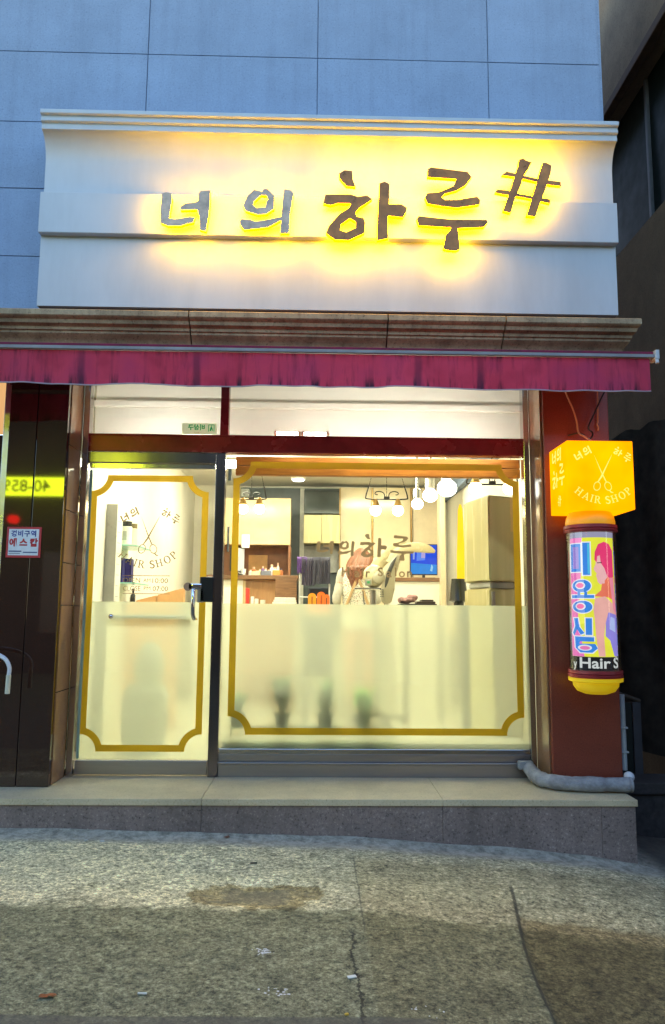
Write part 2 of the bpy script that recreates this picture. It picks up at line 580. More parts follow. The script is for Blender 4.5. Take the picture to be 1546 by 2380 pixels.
def make_ground_mat():
    m = bpy.data.materials.new('worn_concrete_ground')
    MATS[m.name] = m
    nt, out = nodes_of(m)
    L = nt.links.new
    b = N(nt, 'ShaderNodeBsdfPrincipled', Roughness=0.85)
    tc = N(nt, 'ShaderNodeTexCoord')
    sp = N(nt, 'ShaderNodeSeparateXYZ')
    L(tc.outputs['Object'], sp.inputs[0])
    X, Y = sp.outputs[0], sp.outputs[1]

    def nz(sc, det=5.0, ro=0.6):
        n = N(nt, 'ShaderNodeTexNoise', Scale=sc, Detail=det, Roughness=ro)
        L(tc.outputs['Object'], n.inputs['Vector'])
        return n.outputs['Fac']
    big, mid, fine, grit = nz(1.1, 6), nz(6, 6, 0.7), nz(33, 4, 0.85), nz(75, 3, 0.85)

    def step(v, a, bb):
        mr = N(nt, 'ShaderNodeMapRange', _interpolation_type='SMOOTHSTEP')
        L(v, mr.inputs[0])
        mr.inputs[1].default_value = a
        mr.inputs[2].default_value = bb
        return mr.outputs[0]
    # aggregate
    r = ramp(nt, [(0.37, (0.11, 0.100, 0.066)), (0.46, (0.37, 0.335, 0.215)), (0.55, (0.51, 0.465, 0.31)), (0.64, (0.82, 0.77, 0.56))])
    L(fine, r.inputs[0])
    col = r.outputs[0]
    g = ramp(nt, [(0.38, 0.55), (0.58, 1.05)])
    L(grit, g.inputs[0])
    col = mixc(nt, 1.0, col, g.outputs[0], 'MULTIPLY')
    # darker concrete nearer the street, wavy border; lit zone by the step painted paler
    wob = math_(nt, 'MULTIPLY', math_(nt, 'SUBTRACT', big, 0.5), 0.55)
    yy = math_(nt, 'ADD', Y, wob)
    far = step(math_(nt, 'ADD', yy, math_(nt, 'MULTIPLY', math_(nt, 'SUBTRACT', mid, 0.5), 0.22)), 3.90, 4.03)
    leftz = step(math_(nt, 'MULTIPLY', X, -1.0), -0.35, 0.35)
    lightz = math_(nt, 'MULTIPLY', far, math_(nt, 'ADD', math_(nt, 'MULTIPLY', leftz, 0.65), 0.35))  # lit left zone, put into the colour below
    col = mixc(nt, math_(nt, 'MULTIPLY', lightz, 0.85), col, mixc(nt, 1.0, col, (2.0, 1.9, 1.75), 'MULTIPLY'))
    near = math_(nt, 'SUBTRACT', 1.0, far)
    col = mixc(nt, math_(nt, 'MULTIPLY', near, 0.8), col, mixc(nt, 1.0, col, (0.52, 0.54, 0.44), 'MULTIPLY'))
    # blotches
    rb = ramp(nt, [(0.36, 0.58), (0.52, 0.98), (0.66, 1.25)])
    L(mid, rb.inputs[0])
    col = mixc(nt, 0.75, col, mixc(nt, 1.0, col, rb.outputs[0], 'MULTIPLY'))
    pale = ramp(nt, [(0.56, 0.0), (0.66, 1.0)])
    L(nz(2.3, 7, 0.75), pale.inputs[0])
    col = mixc(nt, math_(nt, 'MULTIPLY', pale.outputs[0], 0.45), col, mixc(nt, 1.0, col, (1.5, 1.45, 1.4), 'MULTIPLY'))
    stain = ramp(nt, [(0.56, 0.0), (0.64, 1.0)])
    L(nz(3.1, 8, 0.8), stain.inputs[0])
    col = mixc(nt, math_(nt, 'MULTIPLY', stain.outputs[0], 0.5), col, mixc(nt, 1.0, col, (0.45, 0.42, 0.33), 'MULTIPLY'))
    # damp brown hollow
    dx = math_(nt, 'DIVIDE', math_(nt, 'ADD', X, 0.28), 0.36)
    dy = math_(nt, 'DIVIDE', math_(nt, 'SUBTRACT', Y, 4.18), 0.19)
    q = math_(nt, 'ADD', math_(nt, 'MULTIPLY', dx, dx), math_(nt, 'MULTIPLY', dy, dy))
    q = math_(nt, 'ADD', q, math_(nt, 'MULTIPLY', math_(nt, 'SUBTRACT', mid, 0.5), 3.2))
    hol = math_(nt, 'SUBTRACT', 1.0, step(q, 0.72, 1.0))
    col = mixc(nt, math_(nt, 'MULTIPLY', hol, 0.8), col, mixc(nt, 1.0, col, (0.50, 0.40, 0.24), 'MULTIPLY'))
    hin = math_(nt, 'SUBTRACT', 1.0, step(q, 0.1, 0.5))
    col = mixc(nt, math_(nt, 'MULTIPLY', hin, 0.55), col, (0.19, 0.17, 0.12))
    # mortar skim along the step
    mor = step(math_(nt, 'ADD', Y, math_(nt, 'MULTIPLY', math_(nt, 'SUBTRACT', mid, 0.5), 0.12)), 4.93, 5.06)
    rm = ramp(nt, [(0.35, (0.20, 0.18, 0.15)), (0.6, (0.52, 0.47, 0.39))])
    L(nz(14, 5, 0.7), rm.inputs[0])
    col = mixc(nt, math_(nt, 'MULTIPLY', mor, 0.8), col, rm.outputs[0])
    # slab right of the joint: damp and brown
    t = math_(nt, 'MULTIPLY', math_(nt, 'SUBTRACT', Y, 2.9), (1.104 - 0.90) / 1.67)
    s1 = math_(nt, 'SUBTRACT', X, math_(nt, 'ADD', t, 0.90))
    sn = math_(nt, 'MULTIPLY', math_(nt, 'SINE', math_(nt, 'MULTIPLY', Y, 3.1)), 0.02)
    e = math_(nt, 'SUBTRACT', s1, sn)
    right = math_(nt, 'MULTIPLY', step(e, 0.0, 0.03), math_(nt, 'SUBTRACT', 1.0, step(yy, 4.05, 4.12)))
    col = mixc(nt, math_(nt, 'MULTIPLY', right, 0.8), col, mixc(nt, 1.0, col, (0.50, 0.42, 0.30), 'MULTIPLY'))
    jl = math_(nt, 'SUBTRACT', 1.0, step(math_(nt, 'ABSOLUTE', math_(nt, 'SUBTRACT', e, 0.012)), 0.004, 0.016))
    jl = math_(nt, 'MULTIPLY', jl, math_(nt, 'SUBTRACT', 1.0, step(Y, 4.45, 4.6)))
    col = mixc(nt, math_(nt, 'MULTIPLY', jl, 0.75), col, (0.03, 0.025, 0.02))
    # crack
    wig = math_(nt, 'MULTIPLY', math_(nt, 'SUBTRACT', nz(5, 6, 0.75), 0.5), 0.16)
    cr = math_(nt, 'ABSOLUTE', math_(nt, 'SUBTRACT', math_(nt, 'SUBTRACT', X, 0.19), wig))
    cr = math_(nt, 'SUBTRACT', 1.0, step(cr, 0.003, 0.010))
    cr = math_(nt, 'MULTIPLY', cr, math_(nt, 'SUBTRACT', 1.0, step(Y, 3.72, 3.8)))
    col = mixc(nt, math_(nt, 'MULTIPLY', cr, 0.85), col, (0.025, 0.022, 0.018))
    jx = math_(nt, 'ABSOLUTE', math_(nt, 'SUBTRACT', math_(nt, 'SUBTRACT', X, 0.25), math_(nt, 'MULTIPLY', wig, 0.25)))
    jx = math_(nt, 'SUBTRACT', 1.0, step(jx, 0.002, 0.007))
    jx = math_(nt, 'MULTIPLY', jx, math_(nt, 'MULTIPLY', step(Y, 3.72, 3.8), math_(nt, 'SUBTRACT', 1.0, step(Y, 4.8, 4.95))))
    col = mixc(nt, math_(nt, 'MULTIPLY', jx, 0.55), col, (0.05, 0.045, 0.035))
    # right of that joint the concrete is plainer and browner
    rz = math_(nt, 'MULTIPLY', step(X, 0.24, 0.27), math_(nt, 'SUBTRACT', 1.0, step(Y, 4.75, 4.9)))
    col = mixc(nt, math_(nt, 'MULTIPLY', rz, 0.55), col, mixc(nt, 1.0, col, (0.78, 0.70, 0.58), 'MULTIPLY'))
    # kerb strip at the street
    kb = math_(nt, 'SUBTRACT', 1.0, step(math_(nt, 'ADD', Y, math_(nt, 'MULTIPLY', X, -0.03)), 2.995, 3.01))
    kb = math_(nt, 'MULTIPLY', kb, math_(nt, 'SUBTRACT', 1.0, step(X, 0.4, 0.55)))
    col = mixc(nt, math_(nt, 'MULTIPLY', kb, 0.7), col, (0.10, 0.085, 0.07))
    # alley shade painted into the ground colour
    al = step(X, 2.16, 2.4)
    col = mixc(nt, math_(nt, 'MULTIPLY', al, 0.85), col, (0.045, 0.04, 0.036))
    L(col, b.inputs['Base Color'])
    hgt = math_(nt, 'ADD', math_(nt, 'MULTIPLY', fine, 0.6), math_(nt, 'MULTIPLY', grit, 0.4))
    hgt = math_(nt, 'SUBTRACT', hgt, math_(nt, 'MULTIPLY', cr, 1.5))
    bp = N(nt, 'ShaderNodeBump', Strength=0.7, Distance=0.008)
    L(hgt, bp.inputs['Height'])
    L(bp.outputs[0], b.inputs['Normal'])
    L(b.outputs[0], out.inputs[0])
    return m


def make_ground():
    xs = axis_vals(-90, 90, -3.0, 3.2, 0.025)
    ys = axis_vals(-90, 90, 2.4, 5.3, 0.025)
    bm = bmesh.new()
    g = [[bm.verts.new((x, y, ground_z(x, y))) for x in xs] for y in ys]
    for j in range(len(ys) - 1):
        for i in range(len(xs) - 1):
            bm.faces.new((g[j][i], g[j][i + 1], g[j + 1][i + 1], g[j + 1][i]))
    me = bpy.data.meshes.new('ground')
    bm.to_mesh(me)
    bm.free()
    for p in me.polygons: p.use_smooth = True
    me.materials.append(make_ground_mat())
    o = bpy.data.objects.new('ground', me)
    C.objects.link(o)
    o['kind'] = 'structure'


make_ground()

# ------------------------------------------------------------------ the shop building
XL, XR = -1.85, 2.24        # pillar inner edge left / outer edge right
YF, YG = 5.5, 5.87          # front of stone, plane of the glazing
ROOM_Z, FLOOR_Z = 3.43, 0.25
bld = thing('shop_building', 'pale stone building whose ground floor holds the brightly lit hair salon', 'building', (0, YF, 0))

# stone slabs of the upper wall, one skin
b = MB()
xj = [-6.8, -5.42, -4.07, -2.72, -1.375, -0.027, 1.34, 2.24]
zj = [3.45, 3.56, 4.114, 4.667, 5.224, 5.825, 6.43, 7.03, 7.63, 8.23, 8.83]
for i in range(len(xj) - 1):
    for k in range(len(zj) - 1):
        j = random.uniform(-0.0015, 0.0015)
        b.box(xj[i] + 0.003, xj[i + 1] - 0.003, YF + j, YF + 0.045, zj[k] + 0.003, zj[k + 1] - 0.003, 0.0025)
b.build('stone_cladding', m_stone, bld)
b = MB()
b.box(-6.8, 2.236, YF + 0.012, YF + 0.20, 3.2, 8.9)
b.box(2.0, 2.236, YF + 0.20, 12.6, 3.2, 8.9)
b.build('backing_wall', m_joint, bld)
b = MB()
b.box(2.236, 2.262, YF + 0.01, 12.6, 3.6, 8.9)
b.build('side_wall', m_stone, bld)

# cornice swept along the front and round the corner
prof = [(0.0, 3.60), (0.24, 3.60), (0.25, 3.592), (0.25, 3.555), (0.24, 3.545), (0.215, 3.535), (0.205, 3.51), (0.17, 3.495),
        (0.165, 3.475), (0.15, 3.47), (0.148, 3.455), (0.13, 3.44), (0.105, 3.425), (0.085, 3.40), (0.075, 3.375), (0.06, 3.37), (0.06, 3.34), (0.0, 3.34)]
b = MB()
segs = [(-6.8, -4.0), (-3.99, -2.42), (-2.41, -0.945), (-0.935, 0.505), (0.515, 1.93 - 0.56), (1.38, None)]
for a, e in segs:
    if e is not None:
        ring0 = [b.bm.verts.new((a, YF - o, z)) for o, z in prof]
        ring1 = [b.bm.verts.new((e, YF - o, z)) for o, z in prof]
        rings = [ring0, ring1]
    else:
        ring0 = [b.bm.verts.new((a, YF - o, z)) for o, z in prof]
        ring1 = [b.bm.verts.new((XR + 0.012 + o * 0.5, YF - o, z)) for o, z in prof]
        ring2 = [b.bm.verts.new((XR + 0.012 + o * 0.5, 12.6, z)) for o, z in prof]
        rings = [ring0, ring1, ring2]
    n = len(prof)
    for r0, r1 in zip(rings, rings[1:]):
        for k in range(n - 1):
            b.bm.faces.new((r0[k], r0[k + 1], r1[k + 1], r1[k]))
    for rg in (rings[0], rings[-1]):
        try: b.bm.faces.new(rg)
        except ValueError: pass
b.build('cornice', m_cornice, bld, smooth=True, angle=25)
# lintel zone behind the awning, up to the cornice
b = MB()
b.box(-6.8, 2.23, YF + 0.02, YF + 0.34, 3.24, 3.339)
b.build('soffit', m_joint, bld)

# pillars of one granite: right copy coloured as lit red-brown, left dark and polished
b = MB()
b.box(1.70, 2.20, YF, YF + 0.30, 0.19, 3.34, 0.006)
b.box(2.192, 2.20, YF + 0.30, 12.6, 0.19, 3.2)
b.build('pillar', m_red, bld, label='red brown granite pillar behind the lit cube sign')
b = MB()
for x0, x1 in ((-2.28, -2.079), (-2.073, XL)):
    for z0, z1 in ((0.215, 3.34),):
        b.box(x0, x1, YF, YF + 0.05, z0, z1, 0.003)
b.box(-2.27, XL - 0.004, YF + 0.05, YF + 0.6, 0.2, 3.34)
b.build('pillar', m_darkpol, bld, label='dark polished stone pillar that mirrors a yellow sign')
b = MB()
for z0, z1 in ((0.215, 0.85), (0.856, 1.47), (1.476, 1.78), (1.786, 2.17), (2.176, 2.66), (2.665, 3.34)):
    b.box(XL - 0.003, XL + 0.006, YF + 0.052, YG - 0.05, z0, z1, 0.002)
b.build('door_reveal', m_jamb, bld)
b = MB()
b.box(1.685, 1.6985, YF + 0.03, YG - 0.045, 0.215, 3.3, 0.002)
b.build('window_reveal', m_jamb, bld)

# step
b = MB()
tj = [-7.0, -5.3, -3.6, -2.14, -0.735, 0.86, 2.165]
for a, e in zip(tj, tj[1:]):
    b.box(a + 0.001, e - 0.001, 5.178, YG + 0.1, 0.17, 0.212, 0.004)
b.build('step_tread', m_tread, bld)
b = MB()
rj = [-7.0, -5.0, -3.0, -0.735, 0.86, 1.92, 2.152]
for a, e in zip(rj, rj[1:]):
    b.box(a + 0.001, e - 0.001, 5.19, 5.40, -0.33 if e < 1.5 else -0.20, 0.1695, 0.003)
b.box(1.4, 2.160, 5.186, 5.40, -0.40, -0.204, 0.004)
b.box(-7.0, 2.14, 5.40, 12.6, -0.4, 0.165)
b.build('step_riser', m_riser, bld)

# room shell
b = MB()
b.box(-2.2, 2.2, YG + 0.05, 12.6, 0.166, FLOOR_Z)
b.build('room_floor', mat('shop_floor', (0.74, 0.70, 0.58), 0.3, 0, 0.08, 3), bld)
b = MB()
b.box(-2.2, 2.2, YF + 0.36, 12.6, ROOM_Z, ROOM_Z + 0.08)
b.build('room_ceiling', m_ceil, bld)
b = MB()
b.box(-2.25, -1.95, YG + 0.06, 12.6, FLOOR_Z + .001, ROOM_Z)
b.build('room_wall', m_white, bld)
b = MB()
b.box(2.1, 2.19, YG + 0.06, 12.6, FLOOR_Z + .001, ROOM_Z)
b.build('room_wall', m_white, bld)
b = MB()
b.box(-1.95, 2.1, 12.0, 12.4, FLOOR_Z + .001, ROOM_Z)
b.build('room_wall', m_white, bld)
# ceiling trims near the window: boxed blind housing and light cove
b = MB()
b.box(-1.94, 2.09, 8.3, 8.38, 3.31, ROOM_Z - .002, 0.01)
b.build('ceiling_beam', m_white, bld)
b = MB()
b.box(-1.94, 2.09, 6.45, 6.52, 2.92, ROOM_Z - .003, 0.01)
b.box(-1.94, 2.09, 6.40, 6.448, 3.19, 3.25, 0.012)
b.box(-1.94, 2.09, 6.425, 6.449, 2.925, 2.96, 0.008)
b.build('blind_housing', m_white, bld)
b = MB()
x0, x1, z0, z1 = rect(548, 1064, 1209, 1107, 6.14)
b.box(x0, x1, 6.14, 6.20, z0 + (z1 - z0) * .5 + .002, z1, 0.006)
b.box(x0, x1, 6.14, 6.20, z0, z0 + (z1 - z0) * .5 - .002, 0.006)
b.build('wood_valance', m_wood, bld)
b = MB()
b.box(-0.70, 1.66, YG + 0.04, 6.28, 0.40, 0.45, 0.008)
b.build('inner_sill', m_white, bld)

# ----- fixed frame
fr = MB()
fr.box(-1.838, -1.79, YG - 0.045, YG + 0.045, 0.213, 3.28, 0.004)     # left jamb
fr.build('frame_jamb', m_steel, bld)
fr = MB()
fr.box(1.640, 1.684, YG - 0.045, YG + 0.045, 0.213, 3.28, 0.004)      # right jamb
jamb = fr.build('frame_jamb', m_steel, bld)
fr = MB()
fr.box(-0.790, -0.716, YG - 0.045, YG + 0.045, 0.213, 2.672, 0.004)
fr.build('mullion', m_dsteel, bld)
fr = MB()
fr.box(-0.765, -0.70, YG - 0.040, YG + 0.045, 2.812, 3.28, 0.004)
fr.build('mullion', m_awnsteel, bld)
fr = MB()
fr.box(-1.788, 1.638, YG - 0.052, YG + 0.045, 2.674, 2.810, 0.004)
fr.box(-1.788, 1.638, YG - 0.060, YG - 0.053, 2.800, 2.812, 0.002)
fr.build('transom_bar', m_awnsteel, bld)
# steel sill and threshold
fr = MB()
fr.box(-0.714, 1.638, YG - 0.03, YG + 0.05, 0.380, 0.418, 0.004)
fr.build('window_sill', m_steel, bld)
fr = MB()
fr.box(-0.714, 1.638, YG - 0.022, YG + 0.05, 0.322, 0.378, 0.003)
fr.box(-0.716, 1.640, YG - 0.045, YG + 0.05, 0.306, 0.320, 0.003)
fr.box(-0.714, 1.638, YG - 0.030, YG + 0.05, 0.2125, 0.304, 0.003)
fr.build('sill_panel', m_brushed, bld)


def notched(x0, x1, z0, z1, w, r, seg=10):
    """outline pair of a frame with scooped-in corners"""
    def loop(rr, i):
        pts = []
        k = math.asin(min(1, i / rr))
        for cx, cz, a in ((x0, z0, 0), (x1, z0, PI / 2), (x1, z1, PI), (x0, z1, 1.5 * PI)):
            # arc around the corner, from the previous side to the next one
            for t in range(seg + 1):
                ang = a + PI / 2 - k - (PI / 2 - 2 * k) * t / seg
                pts.append((cx + rr * math.cos(ang), cz + rr * math.sin(ang)))
        return pts
    outer = []
    for cx, cz, a in ((x0, z0, 0), (x1, z0, PI / 2), (x1, z1, PI), (x0, z1, 1.5 * PI)):
        for t in range(seg + 1):
            ang = a + PI / 2 - (PI / 2) * t / seg
            outer.append((cx + r * math.cos(ang), cz + r * math.sin(ang)))
    inner = loop(r + w, w)
    return outer, inner


# ----- transoms
tr = MB(); tr.face([(-1.79, YG, 2.81), (-0.765, YG, 2.81), (-0.765, YG, 3.3), (-1.79, YG, 3.3)])
transom = tr.build('transom_window', m_glass2, bld)
tr = MB(); tr.face([(-0.70, YG, 2.81), (1.64, YG, 2.81), (1.64, YG, 3.3), (-0.70, YG, 3.3)])
tr.build('transom_window', m_glass2, bld)

# ----- shop window
WX0, WX1, WZ0, WZ1 = -0.716, 1.640, 0.418, 2.674
FILM_Z = 1.497
win = MB(); win.face([(WX0, YG, WZ0), (WX1, YG, WZ0), (WX1, YG, WZ1), (WX0, YG, WZ1)])
window = win.build('shop_window', m_glass, bld)
b = MB(); b.face([(WX0, YG + .004, WZ0), (WX1, YG + .004, WZ0), (WX1, YG + .004, FILM_Z), (WX0, YG + .004, FILM_Z)])
b.build('frosted_film', m_film, window)
b = MB()
o_, i_ = notched(-0.655, 1.605, 0.515, 2.612, 0.052, 0.135)
b.xz(o_, YG - 0.003, None, [i_])
b.build('gold_border', m_gold, window)
b = MB()
b.box(-0.700, -0.672, YG + 0.02, YG + 0.05, 2.46, 2.56, 0.006)
b.build('alarm_sensor', mat('ivory_plastic', (.88, .78, .58), .4), window)
b = MB()
b.box(-0.695, -0.680, YG + 0.02, YG + 0.04, 1.9, 2.1, 0.004)
b.build('alarm_sensor', mat('ivory_plastic', (.88, .78, .58), .4), window)

# ----- glass door
DX0, DX1 = -1.782, -0.797
door = thing('glass_door', '', 'door')
del door['label'], door['category']
door.parent = bld
door.location = (0, 0, 0)
b = MB(); b.face([(DX0, YG, 0.33), (DX1, YG, 0.33), (DX1, YG, 2.60), (DX0, YG, 2.60)])
b.build('pane', m_glass, door)
b = MB(); b.face([(DX0, YG + .004, 0.33), (DX1, YG + .004, 0.33), (DX1, YG + .004, 1.505), (DX0, YG + .004, 1.505)])
b.build('frosted_film', m_film, door)
b = MB()
b.box(DX0, DX1, YG - 0.022, YG + 0.022, 0.226, 0.328, 0.004)
b.build('bottom_rail', m_brushed, door)
b = MB()
b.box(-1.788, -0.792, YG - 0.05, YG + 0.045, 2.585, 2.668, 0.003)
b.build('header', m_dsteel, door)
b = MB()
b.box(DX0, DX1, YG - 0.02, YG + 0.02, 2.545, 2.582, 0.003)
b.build('top_rail', m_steel, door)
b = MB()
b.box(DX0 + .004, DX0 + .024, YG - 0.012, YG + 0.012, 0.34, 2.53, 0.002)
b.build('edge_strip', mat('green_glass_edge', (0.32, 0.46, 0.38), 0.2, 0, 0.1), door)
b = MB()
o_, i_ = notched(-1.764, -0.845, 0.388, 2.492, 0.050, 0.128)
b.xz(o_, YG - 0.003, None, [i_])
b.build('gold_border', m_gold, door)

# pull handle, lock
b = MB()
x0, x1, z0, z1 = rect(447, 1340, 495, 1399, 5.82)
b.box(x0 + .06, x1 + .005, 5.80, 5.866, z0, z1, 0.008)
b.build('lock_case', m_black, door)
b = MB()
p0 = P(437, 1363, 5.80)
b.tube([(p0.x, 5.835, p0.z), (p0.x, 5.79, p0.z)], 0.032, 20)
b.box(p0.x, x0 + .075, 5.79, 5.835, p0.z - .024, p0.z + .026, 0.008)
b.build('lock_lever', m_chrome, door, smooth=True)
b = MB()
b.box(p0.x + .07, p0.x + .125, 5.80, 5.83, p0.z - .12, p0.z - .02, 0.008)
b.build('lock_plate', m_brushed, door)
b = MB()
h0, h1 = P(453, 1372, 5.78), P(450, 1437, 5.78)
b.tube([(h0.x - .01, 5.83, h0.z + .01), (h0.x - .012, 5.775, h0.z), (h0.x - .01, 5.765, h0.z - .03), (h0.x - .008, 5.765, h1.z + .03),
        (h0.x, 5.775, h1.z), (h0.x, 5.855, h1.z - .004)], 0.016, 14)
b.build('pull_handle', m_chrome, door, smooth=True)
b = MB()
a0, a1 = P(258, 1432, 5.90), P(448, 1433, 5.90)
b.tube([(a0.x, 5.91, a0.z), (a1.x, 5.91, a0.z)], 0.017, 14)
b.build('push_bar', m_chrome, door, smooth=True)
b = MB()
a0 = P(257, 1432, 5.83)
b.ball((a0.x, 5.84, a0.z), (0.02, 0.016, 0.02), 16)
b.build('handle_boss', m_chrome, door, smooth=True)

# ------------------------------------------------------------------ lettering drawn from outlines
SW = {}   # brush letters, in photo pixels
cA = lambda pts: [(480 + x / 2.973, 500 + y / 2.973) for x, y in pts]
cB = lambda pts: [(980 + x / 1.7977, 470 + y / 1.7977) for x, y in pts]
SW['neo'] = [(cA([(110, 350), (150, 335), (195, 345), (208, 385), (195, 470), (178, 582), (240, 588), (375, 565), (425, 572), (405, 622), (350, 630), (285, 652), (165, 652), (98, 625), (95, 500), (105, 400)]), []),
             (cA([(478, 322), (570, 318), (568, 420), (552, 560), (528, 705), (468, 690), (465, 570), (440, 498), (285, 505), (283, 470), (330, 440), (410, 432), (455, 415), (458, 350)]), [])]
SW['ui'] = [(cA([(985, 310), (1060, 330), (1075, 305), (1110, 303), (1178, 370), (1175, 490), (1100, 540), (1020, 548), (900, 510), (878, 460), (920, 370)]),
             [cA([(1050, 362), (1100, 365), (1115, 400), (1098, 425), (1090, 475), (1010, 482), (978, 455), (985, 420)])]),
            (cA([(1268, 308), (1330, 312), (1360, 350), (1340, 460), (1325, 560), (1318, 722), (1228, 722), (1238, 602), (1115, 665), (890, 690), (850, 645), (848, 610), (855, 588), (950, 592), (990, 610), (1080, 598), (1241, 565), (1250, 440)]), [])]
SW['ha'] = [(cB([(182, 150), (215, 130), (258, 135), (262, 185), (278, 225), (225, 220), (185, 175)]), []),
            (cB([(92, 320), (105, 270), (250, 268), (290, 282), (345, 275), (373, 297), (300, 345), (278, 372), (285, 395), (325, 405), (333, 430), (328, 490), (240, 530), (160, 528), (108, 490), (125, 450), (185, 380), (240, 345), (250, 320), (180, 318), (135, 330)]),
             [cB([(245, 405), (278, 425), (278, 460), (225, 485), (190, 475), (195, 440)])]),
            (cB([(415, 205), (445, 196), (472, 210), (470, 325), (540, 325), (572, 345), (568, 370), (550, 400), (465, 390), (462, 460), (465, 520), (400, 532), (402, 430), (410, 300)]), [])]
SW['ru'] = [(cB([(692, 125), (710, 113), (800, 125), (920, 140), (943, 170), (910, 215), (860, 245), (790, 265), (772, 285), (790, 300), (860, 300), (975, 282), (992, 300), (990, 325), (860, 345), (770, 335), (690, 320), (675, 285), (690, 262), (760, 255), (840, 220), (855, 180), (690, 168)]), []),
            (cB([(628, 410), (640, 393), (820, 412), (1030, 415), (1035, 432), (1015, 455), (865, 462), (868, 500), (876, 580), (855, 592), (790, 585), (780, 575), (795, 500), (820, 475), (825, 458), (640, 445)]), [])]
SW['hash'] = [(cB([(1215, 70), (1240, 62), (1255, 75), (1288, 85), (1270, 120), (1240, 165), (1230, 205), (1190, 300), (1168, 375), (1122, 362), (1150, 285), (1175, 210), (1200, 130), (1210, 105)]), []),
              (cB([(1350, 90), (1370, 88), (1400, 105), (1395, 150), (1370, 230), (1340, 310), (1310, 395), (1258, 390), (1285, 300), (1310, 220), (1330, 150)]), []),
              (cB([(1118, 155), (1145, 135), (1200, 148), (1330, 178), (1455, 195), (1458, 218), (1400, 212), (1300, 190), (1190, 165)]), []),
              (cB([(1078, 255), (1090, 238), (1150, 242), (1210, 262), (1290, 275), (1395, 295), (1395, 318), (1300, 295), (1200, 275), (1140, 268)]), [])]
KSRC = 0.7286


def bbox(parts):
    xs = [p[0] for o, h in parts for p in o]
    ys = [p[1] for o, h in parts for p in o]
    return min(xs), min(ys), max(xs), max(ys)


def brush(mb, key, fn, d0, d1=None, dstep=0.0004):
    """adds a brush letter; fn maps its unit box (u right 0..1, v up 0..1) to (x,z)"""
    x0, y0, x1, y1 = bbox(SW[key])
    g = lambda p: fn((p[0] - x0) / (x1 - x0), (y1 - p[1]) / (y1 - y0))
    for k, (o, hs) in enumerate(SW[key]):
        mb.xz([g(p) for p in o], d0 - k * dstep, None if d1 is None else d1, [[g(p) for p in h] for h in hs])


def serif_glyph(ch):
    """list of polygons (outer, holes), cap height 1, baseline 0; returns (polys, advance)"""
    R_ = lambda x0, x1, y0, y1: ([(x0, y0), (x1, y0), (x1, y1), (x0, y1)], [])

    def arc(cx, cy, rx, ry, a0, a1, n=14):
        return [(cx + rx * math.cos(math.radians(a0 + (a1 - a0) * t / n)), cy + ry * math.sin(math.radians(a0 + (a1 - a0) * t / n))) for t in range(n + 1)]
    if ch == 'H':
        return [R_(0.0, .34, 0, .07), R_(.10, .24, .07, .93), R_(0, .34, .93, 1), R_(.56, .90, 0, .07), R_(.66, .80, .07, .93), R_(.56, .90, .93, 1), R_(.24, .66, .46, .54)], .96
    if ch == 'I':
        return [R_(0, .36, 0, .07), R_(.11, .25, .07, .93), R_(0, .36, .93, 1)], .42
    if ch == 'A':
        return [([(.07, .07), (.16, .07), (.45, .80), (.40, .98), (.44, 1.0)], []), ([(.44, 1.0), (.45, .80), (.68, .07), (.84, .07), (.50, 1.0)], []),
                R_(-.02, .26, 0, .07), R_(.58, .94, 0, .07), R_(.27, .60, .28, .35)], .95
    if ch in 'RP':
        bowl = [(.24, 1.0)] + arc(.42, .745, .27, .255, 90, -90) + [(.24, .49), (.24, .56)] + arc(.40, .745, .13, .185, -90, 90) + [(.24, .93)]
        ps = [R_(0, .36, 0, .07), R_(.10, .24, .07, .93), R_(0, .24, .93, 1), (bowl, [])]
        if ch == 'R':
            ps.append(([(.36, .485), (.52, .49), (.80, .07), (.92, .07), (.92, 0), (.68, 0)], []))
            return ps, .92
        return ps, .74
    if ch == 'O':
        return [(arc(.44, .5, .44, .52, 0, 354, 28), [arc(.44, .5, .28, .45, 0, 354, 28)])], .94
    if ch == 'S':
        c = arc(.33, .75, .25, .22, 25, 200, 12) + arc(.31, .26, .27, .235, 60, -165, 14)
        w = [.045 + .045 * math.sin(PI * t / (len(c) - 1)) for t in range(len(c))]
        L, R2 = [], []
        for i, p in enumerate(c):
            q0, q1 = Vector(c[max(i - 1, 0)]), Vector(c[min(i + 1, len(c) - 1)])
            d = (q1 - q0).normalized()
            nrm = Vector((-d.y, d.x)) * w[i]
            L.append(tuple(Vector(p) + nrm)); R2.append(tuple(Vector(p) - nrm))
        return [(L + R2[::-1], [])], .64
    return [], .36


def arc_text(mb, s, fn, depth, size, rad, ang_span):
    """text on the bottom of a circle (smile); fn(u,v)->(x,z); u,v about the circle's centre"""
    adv = [serif_glyph(c)[1] for c in s]
    tot = sum(adv)
    run = 0
    for c, a in zip(s, adv):
        mid = (run + a / 2) / tot
        run += a
        th = (mid - 0.5) * ang_span
        ps, _ = serif_glyph(c)
        if callable(mb):
            tgt = MB()
        else:
            tgt = mb
        for k, (o, hs) in enumerate(ps):
            def g(p):
                lx, ly = (p[0] - (a - 0.06) / 2) * size, p[1] * size
                r = rad - ly
                # local frame at angle th on the lower arc
                cx, cy = r * math.sin(th) + lx * math.cos(th), -r * math.cos(th) + lx * math.sin(th)
                return fn(cx, cy)
            tgt.xz([g(p) for p in o], depth - k * 0.0003, None, [[g(p) for p in h] for h in hs])
        if callable(mb) and ps:
            mb(tgt)


